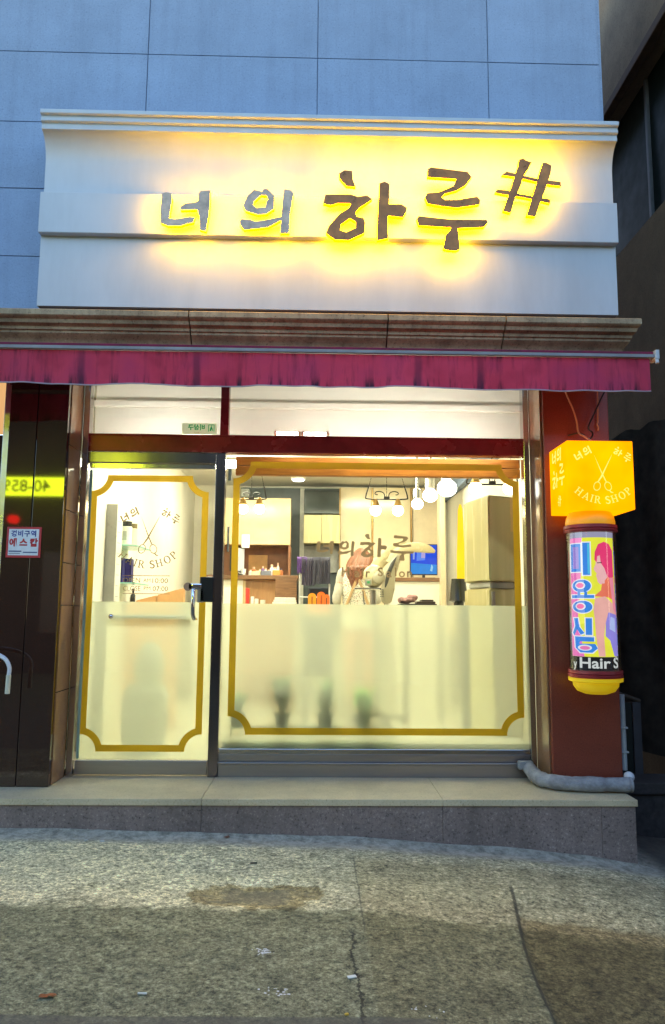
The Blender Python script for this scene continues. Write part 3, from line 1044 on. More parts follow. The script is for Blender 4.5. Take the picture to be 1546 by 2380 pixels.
def scissors(mb, fn, depth):
    """photo-pixel layout about the pivot, y up"""
    def ring(cx, cy, rx, ry, rot, w):
        o, i = [], []
        for t in range(28):
            a = 2 * PI * t / 28
            for L, k in ((o, 1.0), (i, 1.0 - w)):
                x, y = rx * k * math.cos(a), ry * k * math.sin(a)
                L.append((cx + x * math.cos(rot) - y * math.sin(rot), cy + x * math.sin(rot) + y * math.cos(rot)))
        return o, i
    blades = [[(-26, 66), (-23, 58), (-5, 8), (2, -8), (9, -24), (14, -27), (6, -9), (-1, 6)],
              [(33.5, 65), (31, 58), (7, 8), (0, -8), (-12, -24), (-18, -27), (-7, -9), (3, 9)]]
    for k, p in enumerate(blades):
        mb.xz([fn(x, y) for x, y in p], depth - 0.0005 * k, None)
    for k, (cx, cy, rot) in enumerate(((-19, -40, -0.35), (17, -40, 0.35))):
        o, i = ring(cx, cy, 11.5, 15.5, rot, 0.17)
        mb.xz([fn(*p) for p in o], depth - 0.001 - .0004 * k, None, [[fn(*p) for p in i]])
    mb.xz([fn(*p) for p in ((20, -54), (23, -53), (26, -57), (33, -60), (33, -62), (25, -61))], depth - 0.002, None)


# emblem on the door
piv = U((300 + 708 / 4.068) * KSRC, (1580 + 530 / 4.068) * KSRC, YG - .004)
sc = KSRC * YG / FPX
fnd = lambda x, y: (piv[0] + x * sc, piv[1] + y * sc)
def emblem2(fn, depth, word_y, m_, par, dstep=0.0):
    """the salon's emblem: scissors, name left and right, HAIR SHOP curved below; fn: photo px about the pivot -> (x,z)"""
    b = MB()
    scissors(b, fn, depth)
    b.build('scissors_emblem', m_, par)

    def rot_box(cx, cy, w, h, deg):
        a = math.radians(deg)
        return lambda u, v: fn(cx + (u - .5) * w * math.cos(a) - (v - .5) * h * math.sin(a), cy + (u - .5) * w * math.sin(a) + (v - .5) * h * math.cos(a))
    for key, q in (('neo', (-77, 59, 25, 27, 30)), ('ui', (-48, 77, 27, 27, 30)), ('ha', (56, 76, 29, 28, -28)), ('ru', (86, 56, 25, 31, -28))):
        b = MB()
        brush(b, key, rot_box(*q), depth)
        b.build('korean_letter', m_, par)
    arc_text(lambda t: t.build('latin_letter', m_, par), 'HAIR SHOP', lambda u, v: fn(u, v + word_y), depth, 24.0, 136, math.radians(92))


emblem2(fnd, YG - .004, 34, m_decal, door)
b = MB()
for k, (py, h) in enumerate(((1038, 3), (1272, 3))):
    a, c = U((300 + 372 / 4.068) * KSRC, (1580 + py / 4.068) * KSRC, YG), U((300 + 985 / 4.068) * KSRC, (1580 + py / 4.068) * KSRC, YG)
    b.xz([(a[0], a[1] - .0025), (c[0], a[1] - .0025), (c[0], a[1] + .0025), (a[0], a[1] + .0025)], YG - .004, None)
for s_, px0, px1, py in (('OPEN', 380, 600, 1098), ('AM', 643, 735, 1100), ('10:00', 760, 962, 1105), ('CLOSE', 380, 605, 1203), ('PM', 648, 735, 1203), ('07:00', 765, 962, 1208)):
    a, c = U((300 + px0 / 4.068) * KSRC, (1580 + py / 4.068) * KSRC, YG), U((300 + px1 / 4.068) * KSRC, (1580 + py / 4.068) * KSRC, YG)
    t = MB()
    sz = .052 if s_ not in ('AM', 'PM') else .040
    text_into(t, s_, lambda u, v: (u, 0, v), sz)
    xs = [v.co.x for v in t.bm.verts]
    zs = [v.co.z for v in t.bm.verts]
    k = (c[0] - a[0]) / (max(xs) - min(xs))
    zc = (max(zs) + min(zs)) / 2
    for v in t.bm.verts:
        v.co = Vector((a[0] + (v.co.x - min(xs)) * k, YG - .004, a[1] + (v.co.z - zc)))
    me = bpy.data.meshes.new('t'); t.bm.to_mesh(me); t.bm.free()
    b.bm.from_mesh(me); bpy.data.meshes.remove(me)
b.build('opening_hours', m_decal, door)

# writing on the shop window
cw = lambda x, y: U((980 + x / 3.514) * KSRC, (1660 + y / 3.514) * KSRC, YG - .004)
for k, (key, bx) in enumerate((('neo', (105, 225, 300, 375)), ('ui', (345, 228, 535, 395)), ('ha', (590, 150, 895, 412)), ('ru', (930, 165, 1195, 450)))):
    p, q = cw(bx[0], bx[3]), cw(bx[2], bx[1])
    b = MB()
    brush(b, key, lambda u, v: (p[0] + u * (q[0] - p[0]), p[1] + v * (q[1] - p[1])), YG - .004)
    b.build('korean_letter', m_decal, window)
for s_, px0, px1, py in (('H', 385, 478, 575), ('a', 530, 590, 590), ('i', 615, 635, 580), ('r', 650, 705, 590), ('S', 780, 862, 580), ('a', 885, 950, 592), ('l', 985, 1000, 580), ('o', 1030, 1095, 592), ('n', 1110, 1185, 592)):
    a, c = cw(px0, py), cw(px1, py)
    b = MB()
    text_into(b, s_, lambda u, v: ((a[0] + c[0]) / 2 + u, YG - .004, a[1] + v), .095, 0.002)
    b.build('latin_letter', m_decal, window)

# ------------------------------------------------------------------ fascia sign
SX0, SX1 = -2.048, 2.218
sign = thing('shop_sign', 'wide white fascia sign with backlit Korean letters glowing yellow', 'sign', (0.08, YF, 3.63))
sp_ = [(5.44, 5.075), (5.13, 5.075), (5.127, 5.07), (5.127, 5.045), (5.133, 5.04), (5.152, 5.037), (5.155, 5.022), (5.148, 5.016), (5.148, 4.998), (5.157, 4.992), (5.172, 4.990), (5.174, 4.972), (5.169, 4.966),
       (5.171, 4.945)]
for t in range(1, 11):       # cove
    a = t / 10
    sp_.append((5.171 + 0.117 * math.sin(a * PI / 2) ** 0.9, 4.945 - 0.20 * (1 - math.cos(a * PI / 2)) ** 0.9))
sp_ += [(5.289, 4.50), (5.289, 4.483), (5.228, 4.483), (5.225, 4.480), (5.225, 4.172), (5.228, 4.169), (5.283, 4.169), (5.283, 3.632), (5.44, 3.632)]
b = MB()
tris = tessellate_polygon([[Vector((y, z, 0)) for y, z in sp_]])
n = len(sp_)
for xa, xb in ((SX0, SX1),):
    b = MB()
    r0 = [b.bm.verts.new((xa, y, z)) for y, z in sp_]
    r1 = [b.bm.verts.new((xb, y, z)) for y, z in sp_]
    for k in range(n):
        b.bm.faces.new((r0[k], r0[(k + 1) % n], r1[(k + 1) % n], r1[k]))
    for t in tris:
        b.bm.faces.new([r0[i] for i in t]); b.bm.faces.new([r1[i] for i in t][::-1])
    b.build('fascia_board', m_signw, sign, smooth=True, angle=20)
b = MB()
b.box(SX0 + .012, SX1 - .012, 5.29, 5.435, 3.622, 3.6315)
for x in (-1.62, 0.2, 1.52):
    b.box(x, x + .05, 5.30, 5.49, 3.608, 3.6215, 0.003)
b.build('bottom_tray', m_signside, sign)

m_front = {}
def letter_front(name, col, rough):
    m = mat(name, col, rough, 0.3, 0.25, 9, 0.35, 14)
    return m
mf_grey = letter_front('silver_letter_front', (0.62, 0.43, 0.29), 0.42)
mf_brown = letter_front('bronze_letter_front', (0.42, 0.15, 0.03), 0.3)
m_halo = glow('yellow_led_halo', (1.0, 0.51, 0.0), 55.0, 0.1)
m_edge = glow('yellow_acrylic_edge', (1.0, 0.50, 0.0), 54.0, 0.1)
m_edge2 = glow('yellow_acrylic_edge_small', (1.0, 0.50, 0.0), 92.0, 0.1)
YL = 5.150     # front of the letters
for key, fm in (('neo', mf_grey), ('ui', mf_grey), ('ha', mf_brown), ('ru', mf_brown), ('hash', mf_brown)):
    face, side, back = MB(), MB(), MB()
    for k, (o, hs) in enumerate(SW[key]):
        cv = lambda p: U(p[0] * KSRC, p[1] * KSRC, YL)
        oo, hh = [cv(p) for p in o], [[cv(p) for p in h] for h in hs]
        dz = 0.002 * (k if key == 'hash' and k < 2 else 0)
        dz2 = 0.006 if key == 'hash' and k >= 2 else 0.0
        face.xz(oo, YL + dz2 - dz, YL + dz2 - dz + 0.008, hh)
        # glowing returns
        for l in [oo] + hh:
            for i in range(len(l)):
                a, c = l[i], l[(i + 1) % len(l)]
                side.face([(a[0], YL + dz2 + .0085, a[1]), (c[0], YL + dz2 + .0085, c[1]), (c[0], YL + .036, c[1]), (a[0], YL + .036, a[1])])
        back.xz(oo, YL + .037 + k * .001, None, hh)
    L_ = face.build('letter', fm, sign, label='grey silver letter' if fm is mf_grey else 'dark bronze letter')
    side.build('letter_edge', m_edge2 if fm is mf_grey else m_edge, L_)
    back.build('halo_light', m_halo, L_)
    if key == 'ha':
        # the dot of this letter is silver like the first two
        pass

# ------------------------------------------------------------------ awning
def awning_mat():
    m = bpy.data.materials.new('stained_magenta_canvas')
    nt, out = nodes_of(m)
    L = nt.links.new
    b = N(nt, 'ShaderNodeBsdfPrincipled', Roughness=0.75)
    tc = N(nt, 'ShaderNodeTexCoord')
    mp = N(nt, 'ShaderNodeMapping')
    mp.inputs['Scale'].default_value = (1, 1, 0.10)
    L(tc.outputs['Object'], mp.inputs[0])
    st = N(nt, 'ShaderNodeTexNoise', Scale=15.0, Detail=5.0, Roughness=0.7)
    L(mp.outputs[0], st.inputs['Vector'])
    cl = N(nt, 'ShaderNodeTexNoise', Scale=1.3, Detail=4.0)
    L(tc.outputs['Object'], cl.inputs['Vector'])
    sp = N(nt, 'ShaderNodeSeparateXYZ')
    L(tc.outputs['Object'], sp.inputs[0])
    zz = N(nt, 'ShaderNodeMapRange')
    L(sp.outputs[2], zz.inputs[0])
    zz.inputs[1].default_value = -0.23
    zz.inputs[2].default_value = 0.0
    # streaks, worse near hem and in patches
    s1 = ramp(nt, [(0.50, 0.0), (0.64, 1.0)])
    L(st.outputs['Fac'], s1.inputs[0])
    hem = ramp(nt, [(0.0, 1.0), (0.10, 0.75), (0.32, 0.12), (0.8, 0.12), (1.0, 0.75)])
    L(zz.outputs[0], hem.inputs[0])
    pat = ramp(nt, [(0.42, 0.25), (0.6, 1.0)])
    L(cl.outputs['Fac'], pat.inputs[0])
    d = math_(nt, 'MULTIPLY', s1.outputs[0], math_(nt, 'ADD', math_(nt, 'MULTIPLY', hem.outputs[0], 0.8), math_(nt, 'MULTIPLY', pat.outputs[0], 0.30)), True)
    basev = ramp(nt, [(0.3, (0.40, 0.020, 0.055)), (0.5, (0.56, 0.040, 0.095)), (0.7, (0.46, 0.036, 0.11))])
    n3 = N(nt, 'ShaderNodeTexNoise', Scale=3.0, Detail=4.0)
    L(tc.outputs['Object'], n3.inputs['Vector'])
    L(n3.outputs['Fac'], basev.inputs[0])
    col = mixc(nt, d, basev.outputs[0], (0.035, 0.006, 0.022))
    # seams
    X = sp.outputs[0]
    for sx in (-0.82, 0.685, 1.115, -1.6):
        w = math_(nt, 'ABSOLUTE', math_(nt, 'ADD', math_(nt, 'SUBTRACT', X, sx), math_(nt, 'MULTIPLY', math_(nt, 'SUBTRACT', n3.outputs['Fac'], .5), 0.03)))
        mr = N(nt, 'ShaderNodeMapRange', _interpolation_type='SMOOTHSTEP')
        L(w, mr.inputs[0])
        mr.inputs[1].default_value = 0.036
        mr.inputs[2].default_value = 0.012
        hh = math_(nt, 'SUBTRACT', 1.0, math_(nt, 'MULTIPLY', zz.outputs[0], 0.45))
        col = mixc(nt, math_(nt, 'MULTIPLY', mr.outputs[0], math_(nt, 'MULTIPLY', hh, 0.75)), col, (0.05, 0.008, 0.035))
    L(col, b.inputs['Base Color'])
    wv = N(nt, 'ShaderNodeTexNoise', Scale=400.0)
    L(tc.outputs['Object'], wv.inputs['Vector'])
    bp = N(nt, 'ShaderNodeBump', Strength=0.15, Distance=0.002)
    L(wv.outputs['Fac'], bp.inputs['Height'])
    L(bp.outputs[0], b.inputs['Normal'])
    tr_ = N(nt, 'ShaderNodeBsdfTranslucent')
    L(col, tr_.inputs[0])
    mx = N(nt, 'ShaderNodeMixShader', Fac=0.18)
    L(b.outputs[0], mx.inputs[1])
    L(tr_.outputs[0], mx.inputs[2])
    L(mx.outputs[0], out.inputs[0])
    return m


AY, AZ = 4.95, 3.190
awn = thing('awning', 'retracted magenta canvas awning with dirty streaked valance above the salon front', 'awning', (0, AY, AZ))
m_awn = awning_mat()
AX0, AX1 = -3.6, 2.285
b = MB()
nx, nzv = 240, 8
g = []
for j in range(nzv + 1):
    row = []
    for i in range(nx + 1):
        x = AX0 + (AX1 - AX0) * i / nx
        t = j / nzv
        y = AY + 0.012 + 0.045 * t * noise.noise((x * 1.9, 0, 0.5)) + 0.010 * t * math.sin(x * 17 + 2 * math.sin(x * 3))
        z = AZ - 0.002 - (0.230 + 0.012 * noise.noise((x * 2.2, 3, 0)) + 0.004 * noise.noise((x * 11, 3, 0))) * t
        row.append(b.bm.verts.new((x, y, z)))
    g.append(row)
for j in range(nzv):
    for i in range(nx):
        b.bm.faces.new((g[j][i], g[j][i + 1], g[j + 1][i + 1], g[j + 1][i]))
b.build('valance', m_awn, awn, smooth=True)
b = MB()
b.box(AX0, AX1 + .03, AY - 0.012, AY + 0.05, AZ, AZ + 0.024, 0.004)
b.build('front_rail', mat('grey_awning_rail', (0.32, 0.30, 0.30), 0.6, 0.1, 0.12, 5, dirt=0.4), awn)
b = MB()
b.box(AX0, AX1 + .028, AY + 0.002, AY + 0.07, AZ + 0.026, AZ + 0.047, 0.006)
# canvas running back to the roller under the cornice
for i in range(1):
    b.face([(AX0, AY + .06, AZ + .046), (AX1, AY + .06, AZ + .046), (AX1, 5.41, AZ + .105), (AX0, 5.41, AZ + .105)])
b.tube([(AX0, 5.44, AZ + .085), (AX1, 5.44, AZ + .085)], 0.045, 16)
b.build('canvas_roll', mat('dark_magenta_canvas', (0.20, 0.014, 0.05), 0.8, 0, 0.25, 8, dirt=0.5), awn)
b = MB()
b.box(AX1 + .031, AX1 + .06, AY - 0.02, AY + 0.08, AZ - 0.012, AZ + 0.055, 0.006)
b.tube([(AX1 + .045, AY - .005, AZ - .012), (AX1 + .045, AY - .01, AZ - .04)], 0.012, 10)
b.build('end_cap', mat('pale_plastic', (0.6, 0.6, 0.6), 0.45), awn)
b = MB()
hx = [AX0 + (AX1 - AX0) * i / 160 for i in range(161)]
b.tube([(x, AY + 0.012 + 0.045 * noise.noise((x * 1.9, 0, 0.5)) + 0.010 * math.sin(x * 17 + 2 * math.sin(x * 3)), AZ - 0.234 - 0.012 * noise.noise((x * 2.2, 3, 0)) - 0.004 * noise.noise((x * 11, 3, 0))) for x in hx], 0.0045, 6)
b.build('hem_rod', mat('pale_hem', (0.40, 0.36, 0.44), 0.6), awn)
b = MB()
for x in (-1.4, 1.86):
    b = MB()
    b.tube([(x, 5.44, AZ + .03), (x - .30, 5.22, AZ - .01), (x + .02, AY + .04, AZ + .005)], 0.018, 10)
    b.build('folding_arm', mat('grey_awning_rail2', (0.35, 0.35, 0.36), 0.5, 0.4), awn)

# ------------------------------------------------------------------ hanging cube lightbox
BX0, BX1, BY0, BY1, BZ0, BZ1 = 1.735, 2.198, 5.09, 5.485, 2.155, 2.636
cube = thing('light_box_sign', 'glowing orange cube sign with scissors and HAIR SHOP on the right pillar', 'sign', (1.966, YF, BZ0))
b = MB()
b.box(BX0, BX1, BY0, BY1, BZ0, BZ1, 0.006)
b.build('box_body', glow('orange_light_box', (2.6, 0.72, 0.0), 1.0, 0.26, 4.0), cube)
m_lt = glow('pale_yellow_lettering', (2.6, 1.05, 0.20), 1.0, 0.02)
kk = KSRC * BY0 / FPX
pv = U((1640 + 902 / 3.207) * KSRC, (1200 + 1000 / 3.207) * KSRC, BY0)
fnb = lambda x, y: (pv[0] + x * kk, pv[1] + y * kk)
emblem2(fnb, BY0 - .002, 38, m_lt, cube)
# name also stands on the left side, stacked; that side faces -X
for key, yc, zc, w, h in (('neo', .70, .85, .22, .20), ('ui', .42, .86, .24, .20), ('ha', .66, .52, .34, .28), ('ru', .30, .55, .30, .34), ('hash', .46, .17, .20, .17)):
    tmp = MB()
    brush(tmp, key, lambda u, v: ((u - .5), (v - .5)), 0)
    me = bpy.data.meshes.new('t'); tmp.bm.to_mesh(me); tmp.bm.free()
    for v in me.vertices:
        u_, d_, w_ = v.co
        # viewed from -X, left-to-right runs toward -Y
        v.co = Vector((BX0 - .002 + d_, BY1 - (1 - yc - 0.0) * (BY1 - BY0) - u_ * w * (BY1 - BY0), BZ0 + zc * (BZ1 - BZ0) + w_ * h * (BZ1 - BZ0)))
    side = MB()
    side.bm.from_mesh(me); bpy.data.meshes.remove(me)
    side.build('korean_letter', m_lt, cube)
b = MB()
b.tube([(1.98, 5.30, BZ1 - .002), (1.98, 5.30, BZ1 + .03), (1.98, 5.49, BZ1 + .05)], 0.008, 8)
b.build('bracket', m_iron, cube)

# cables over the cube
cc = lambda x, y, Y: tuple(P((1640 + x / 3.207) * KSRC, (1200 + y / 3.207) * KSRC, Y))


def smooth_path(pts, n=6):
    pts = [Vector(p) for p in pts]
    out = []
    for i in range(len(pts) - 1):
        p0, p1, p2, p3 = pts[max(i - 1, 0)], pts[i], pts[i + 1], pts[min(i + 2, len(pts) - 1)]
        for k in range(n):
            t = k / n
            out.append(0.5 * ((2 * p1) + (p2 - p0) * t + (2 * p0 - 5 * p1 + 4 * p2 - p3) * t * t + (3 * p1 - p0 - 3 * p2 + p3) * t ** 3))
    out.append(pts[-1])
    return out


m_pcable = mat('pinkish_cable', (0.55, 0.30, 0.22), 0.5)
m_bcable = mat('black_cable', (0.02, 0.02, 0.022), 0.5)
b = MB()
b.tube(smooth_path([cc(500, 80, 5.40), cc(545, 205, 5.42), cc(600, 330, 5.44), cc(640, 460, 5.45), cc(660, 575, 5.44), cc(720, 615, 5.38), cc(800, 668, 5.30)]), 0.007, 8)
tag(b.build('power_cable', m_pcable, None, True), 'pinkish cable running from the awning down onto the glowing cube', 'cable')
b = MB()
b.tube(smooth_path([cc(960, 100, 5.40), cc(895, 215, 5.42), cc(830, 360, 5.44), cc(760, 520, 5.45), cc(800, 575, 5.44), cc(795, 620, 5.40), cc(745, 668, 5.32)]), 0.006, 8)
b.tube(smooth_path([cc(550, 605, 5.46), cc(600, 592, 5.455), cc(655, 580, 5.45), cc(720, 600, 5.44)]), 0.006, 8)
tag(b.build('power_cable', m_bcable, None, True), 'black kinked cable hanging on the pillar above the glowing cube', 'cable')
b = MB()
b.tube(smooth_path([cc(850, 60, 5.45), cc(855, 205, 5.47), cc(857, 440, 5.48), cc(850, 490, 5.48), cc(862, 520, 5.48), cc(860, 552, 5.48)]), 0.006, 8)
tag(b.build('power_cable', m_pcable, None, True), 'short straight cable end dangling at the right of the pillar', 'cable')

# ------------------------------------------------------------------ cylinder sign
CX, CY, CR = 1.957, 5.305, 0.176
cyl = thing('cylinder_sign', 'lit round sign with pink haired woman print under the orange cube', 'sign', (CX, CY, 0.92))
zc = lambda v: P(1378, (1580 + v / 3.5523) * KSRC, CY - CR).z
zt, zb = zc(400), zc(1995)
b = MB()
b.lathe([(CR * .96, zt + .055), (CR * .97, zt + .075), (CR * .93, zt + .11), (CR * .80, zt + .15), (CR * .55, zt + .163), (0.0, zt + .165)], CX, CY, 36)
b.build('top_cap', mat('orange_plastic_cap', (0.70, 0.38, 0.03), 0.4, 0, 0.06, emit=(1, 0.45, 0.0), estr=0.35), cyl, True)
for nm, z0, z1 in (('band', zt, zt + .052), ('band', zb - .05, zb)):
    b = MB()
    b.lathe([(CR * .9, z0), (CR * 1.02, z0), (CR * 1.045, z0 + .008), (CR * 1.045, z0 + .02), (CR * 1.0, z0 + .025), (CR * 1.04, z0 + .03), (CR * 1.03, z1), (CR * .9, z1)], CX, CY, 36)
    b.build(nm, mat('red_band', (0.34, 0.03, 0.035), 0.4, 0, 0.2, 10), cyl, True)
b = MB()
b.lathe([(0, zb - .165), (CR * .45, zb - .163), (CR * .72, zb - .145), (CR * .86, zb - .11), (CR * .88, zb - .085), (CR * 1.03, zb - .075), (CR * 1.04, zb - .052), (CR * .9, zb - .051)], CX, CY, 36)
b.build('bottom_cap', mat('yellow_plastic_cap', (0.85, 0.60, 0.02), 0.4, 0, 0.06, emit=(1.0, 0.6, 0.0), estr=0.30), cyl, True)
b = MB()
b.lathe([(CR * .985, zb + .001), (CR * .985, zt - .001)], CX, CY, 40)
for f in b.bm.faces[:]:
    if len(f.verts) > 4: b.bm.faces.remove(f)
tube = b.build('clear_tube', clear_glass('acrylic_tube', (0.80, 0.80, 0.78), 1.2), cyl, True)
RP = 0.150
PXM = 272.0


def cy_pt(u, v, lay):
    x = max(-.97, min(.97, (u - 675 - (v - 1200) * 0.012) / PXM * CR / (RP + lay)))
    a = math.asin(x) - math.atan2(CX, CY)
    r = RP + lay
    return (CX + r * math.sin(a), CY - r * math.cos(a), zt + (zb - zt) * (v - 400) / (1995 - 400))


def patch(name, poly, col, lay, strength=1.0, holes=(), extra=None):
    """print patch wrapped on the inner drum: clip the outline into narrow columns so that it bends"""
    b = MB()
    t = bmesh.new()
    loops = [list(poly)] + [list(h) for h in holes]
    tris = tessellate_polygon([[Vector((a, c, 0)) for a, c in l] for l in loops])
    vs = [t.verts.new((p[0], p[1], 0)) for l in loops for p in l]
    for tr3 in tris:
        try: t.faces.new([vs[i] for i in tr3])
        except ValueError: pass
    u0 = min(p[0] for p in poly); u1 = max(p[0] for p in poly)
    u = u0 + 22
    while u < u1:
        bmesh.ops.bisect_plane(t, geom=t.verts[:] + t.edges[:] + t.faces[:], plane_co=(u, 0, 0), plane_no=(1, 0, 0))
        u += 22
    for v in t.verts: v.co = Vector(cy_pt(v.co.x, v.co.y, lay))
    b._merge(t)
    return b.build(name, glow('print_' + '_'.join('%.2f' % c for c in col) + '_%.2f' % strength, col, strength * 1.25, 0.12, 9), cyl)


def pr(x0, y0, x1, y1): return [(x0, y0), (x1, y0), (x1, y1), (x0, y1)]


def el(cx, cy, rx, ry, n=22): return [(cx + rx * math.cos(2 * PI * k / n), cy + ry * math.sin(2 * PI * k / n)) for k in range(n)]


b = MB()
b.lathe([(RP - .004, zb + .002), (RP - .004, zt - .002)], CX, CY, 40)
b.build('drum', mat('drum_white', (0.6, 0.58, 0.5), 0.6, 0, 0.1, emit=(0.9, 0.85, 0.7), estr=0.10), cyl, True)
patch('print_ground', pr(452, 405, 905, 1835), (0.86, 0.88, 0.06), 0.0)
patch('print_stripe', [(452, 470), (575, 470), (560, 900), (540, 1150), (520, 1400), (580, 1835), (455, 1835)], (0.92, 0.20, 0.58), 0.001)
patch('print_sky', pr(452, 405, 905, 470), (0.42, 0.42, 0.62), 0.001, 0.8)
patch('print_band', pr(452, 1838, 925, 1990), (0.012, 0.013, 0.016), 0.001)
BL, CYN, PNK = (0.05, 0.27, 0.86), (0.50, 0.80, 1.0), (0.85, 0.25, 0.55)
# 미
for lay, gr, col in ((.002, 12, (0.88, 0.92, 1.0)), (.003, 0, BL)):
    patch('print_letter', pr(460 - gr, 540 - gr, 560 + gr, 865 + gr), col, lay)
    patch('print_letter', pr(580 - gr, 530 - gr, 655 + gr, 905 + gr), col, lay)
patch('print_letter', pr(480, 575, 540, 830), (0.35, 0.25, 0.75), .004)
patch('print_letter', pr(630, 540, 652, 890), (0.08, 0.55, 0.85), .004)
# 용
for lay, gr, col in ((.002, 10, (0.88, 0.92, 1.0)), (.003, 0, BL)):
    patch('print_letter', el(565, 1030, 95 + gr, 72 + gr), col, lay)
    patch('print_letter', pr(462 - gr, 1135 - gr, 690 + gr, 1170 + gr), col, lay + .0002)
    patch('print_letter', pr(520, 1095, 550, 1136), col, lay + .0003)
    patch('print_letter', pr(590, 1095, 620, 1136), col, lay + .0003)
    patch('print_letter', el(570, 1270, 100 + gr, 70 + gr), col, lay + .0004)
for cy_ in (1025, 1265):
    patch('print_letter', el(550, cy_, 52, 42), (0.85, 0.9, 1.0), .004)
    patch('print_letter', el(548, cy_, 38, 30), (0.92, 0.12, 0.45), .005)
# 실
for lay, gr, col in ((.002, 10, (0.88, 0.92, 1.0)), (.003, 0, BL)):
    patch('print_letter', [(480 - gr, 1400 - gr), (520 + gr, 1400 - gr), (535 + gr, 1500), (585 + gr, 1570 + gr), (545, 1590 + gr), (510, 1530), (480 - gr, 1600 + gr), (465 - gr, 1570), (490 - gr, 1490)], col, lay)
    patch('print_letter', pr(598 - gr, 1400 - gr, 662 + gr, 1590 + gr), col, lay)
    patch('print_letter', [(485 - gr, 1610 - gr), (680 + gr, 1615 - gr), (680 + gr, 1665), (540, 1665), (530, 1690), (690, 1690), (715 + gr, 1740), (660 + gr, 1790 + gr), (540 - gr, 1790 + gr), (490 - gr, 1740)], col, lay + .0002)
patch('print_letter', el(585, 1735, 72, 34), (0.75, 0.85, 1.0), .004)
patch('print_letter', el(585, 1737, 52, 22), (0.85, 0.2, 0.5), .005)
# woman in profile
HP, SK = (0.86, 0.05, 0.20), (0.90, 0.50, 0.52)
patch('print_face', [(715, 660), (790, 640), (840, 760), (835, 900), (800, 1000), (755, 1015), (728, 985), (722, 940), (712, 915), (722, 890), (708, 870), (690, 835), (712, 780)], SK, .003)
patch('print_hair', [(700, 730), (705, 640), (740, 550), (800, 520), (850, 545), (882, 620), (888, 930), (830, 935), (800, 830), (765, 770), (755, 680), (730, 690), (722, 760)], HP, .004)
patch('print_neck', [(770, 1010), (835, 920), (890, 935), (895, 1200), (830, 1160), (690, 1150), (720, 1120), (760, 1080)], (0.88, 0.20, 0.12), .003)
patch('print_body', [(700, 1170), (800, 1150), (890, 1250), (905, 1360), (830, 1330), (795, 1480), (780, 1600), (790, 1830), (725, 1830), (700, 1600), (690, 1400), (680, 1300)], (0.88, 0.46, 0.42), .004)
patch('print_hair', [(845, 935), (885, 935), (908, 1380), (880, 1300)], (0.90, 0.28, 0.40), .005)
patch('print_dress', [(830, 1330), (905, 1360), (918, 1830), (880, 1830), (840, 1650), (795, 1600), (800, 1450)], (0.30, 0.26, 0.80), .005)
patch('print_dress', [(850, 1380), (890, 1400), (895, 1560), (835, 1520)], (0.45, 0.55, 0.95), .0055)
patch('print_eye', [(725, 762), (775, 758), (775, 768), (728, 772)], (0.05, 0.03, 0.05), .0055)
t = MB()
text_into(t, 'Hair', lambda u, v: (u, v, 0), 150, 3.5)
def wrap_text(s, u0, u1, v, size, bold):
    t = MB()
    text_into(t, s, lambda a, c: (a, c, 0), size, bold)
    xs = [q.co.x for q in t.bm.verts]
    k = (u1 - u0) / (max(xs) - min(xs))
    x0 = min(xs)
    for q in t.bm.verts:
        q.co = Vector(cy_pt(u0 + (q.co.x - x0) * k, v - q.co.y, .003))
    t.build('print_word', glow('print_white', (0.80, 0.86, 0.86), 1.0), cyl)
t.bm.free()
wrap_text('y', 465, 500, 1925, 150, 3)
wrap_text('Hair', 530, 840, 1912, 165, 3.5)
wrap_text('S', 868, 918, 1910, 165, 3.5)
b = MB()
b.box(CX - .05, CX + .05, CY + CR - .01, YF - .001, zt - .03, zt + .03, 0.004)
b.build('wall_bracket', m_iron, cyl)
b = MB()
b.box(CX - .05, CX + .05, CY + CR - .01, YF - .001, zb - .03, zb + .03, 0.004)
b.build('wall_bracket', m_iron, cyl)

# ------------------------------------------------------------------ foam-wrapped pipe round the pillar foot
b = MB()
g3 = [PZ(px, py, .268) for px, py in ((1232, 1793), (1245, 1812), (1290, 1829), (1345, 1834), (1420, 1837), (1468, 1838))]
path = smooth_path([(1.60, 5.74, .30), (1.612, 5.60, .272), (1.66, 5.485, .268), (1.78, 5.41, .268), (1.95, 5.385, .268), (2.12, 5.375, .268), (2.205, 5.372, .268)], 7)
rs = [0.050 + 0.006 * noise.noise((p.x * 14, p.y * 14, 0)) - (0.004 if i % 9 == 4 else 0) for i, p in enumerate(path)]
b.tube(path, rs, 18)
pipe = tag(b.build('insulated_pipe', mat('grey_foam_lagging', (0.33, 0.33, 0.35), 0.9, 0, 0.2, 14, 0.7, 60, dirt=0.55), None, True),
           'grey foam wrapped pipe curving round the foot of the red pillar', 'pipe')
b = MB()
b.box(1.53, 1.64, 5.765, 5.83, .285, .345, 0.01)
b.build('joint_box', mat('grey_sealant', (0.33, 0.33, 0.33), 0.8), pipe)
b = MB()
b.ball((2.215, 5.43, .31), (.034, .05, .035), 14)
b.build('pipe_end', mat('white_tape', (0.62, 0.64, 0.68), 0.6), pipe, True)
b = MB()
b.tube([(2.235, 5.56, .33), (2.235, 5.56, 0.86)], 0.022, 12)
for z in (.45, .62):
    b.box(2.20, 2.265, 5.535, 5.585, z, z + .012, .002)
tag(b.build('drain_pipe', mat('grey_pvc', (0.42, 0.46, 0.48), 0.5, 0, 0.1, 8), None, True), 'thin grey pipe standing at the right edge of the red pillar', 'pipe')

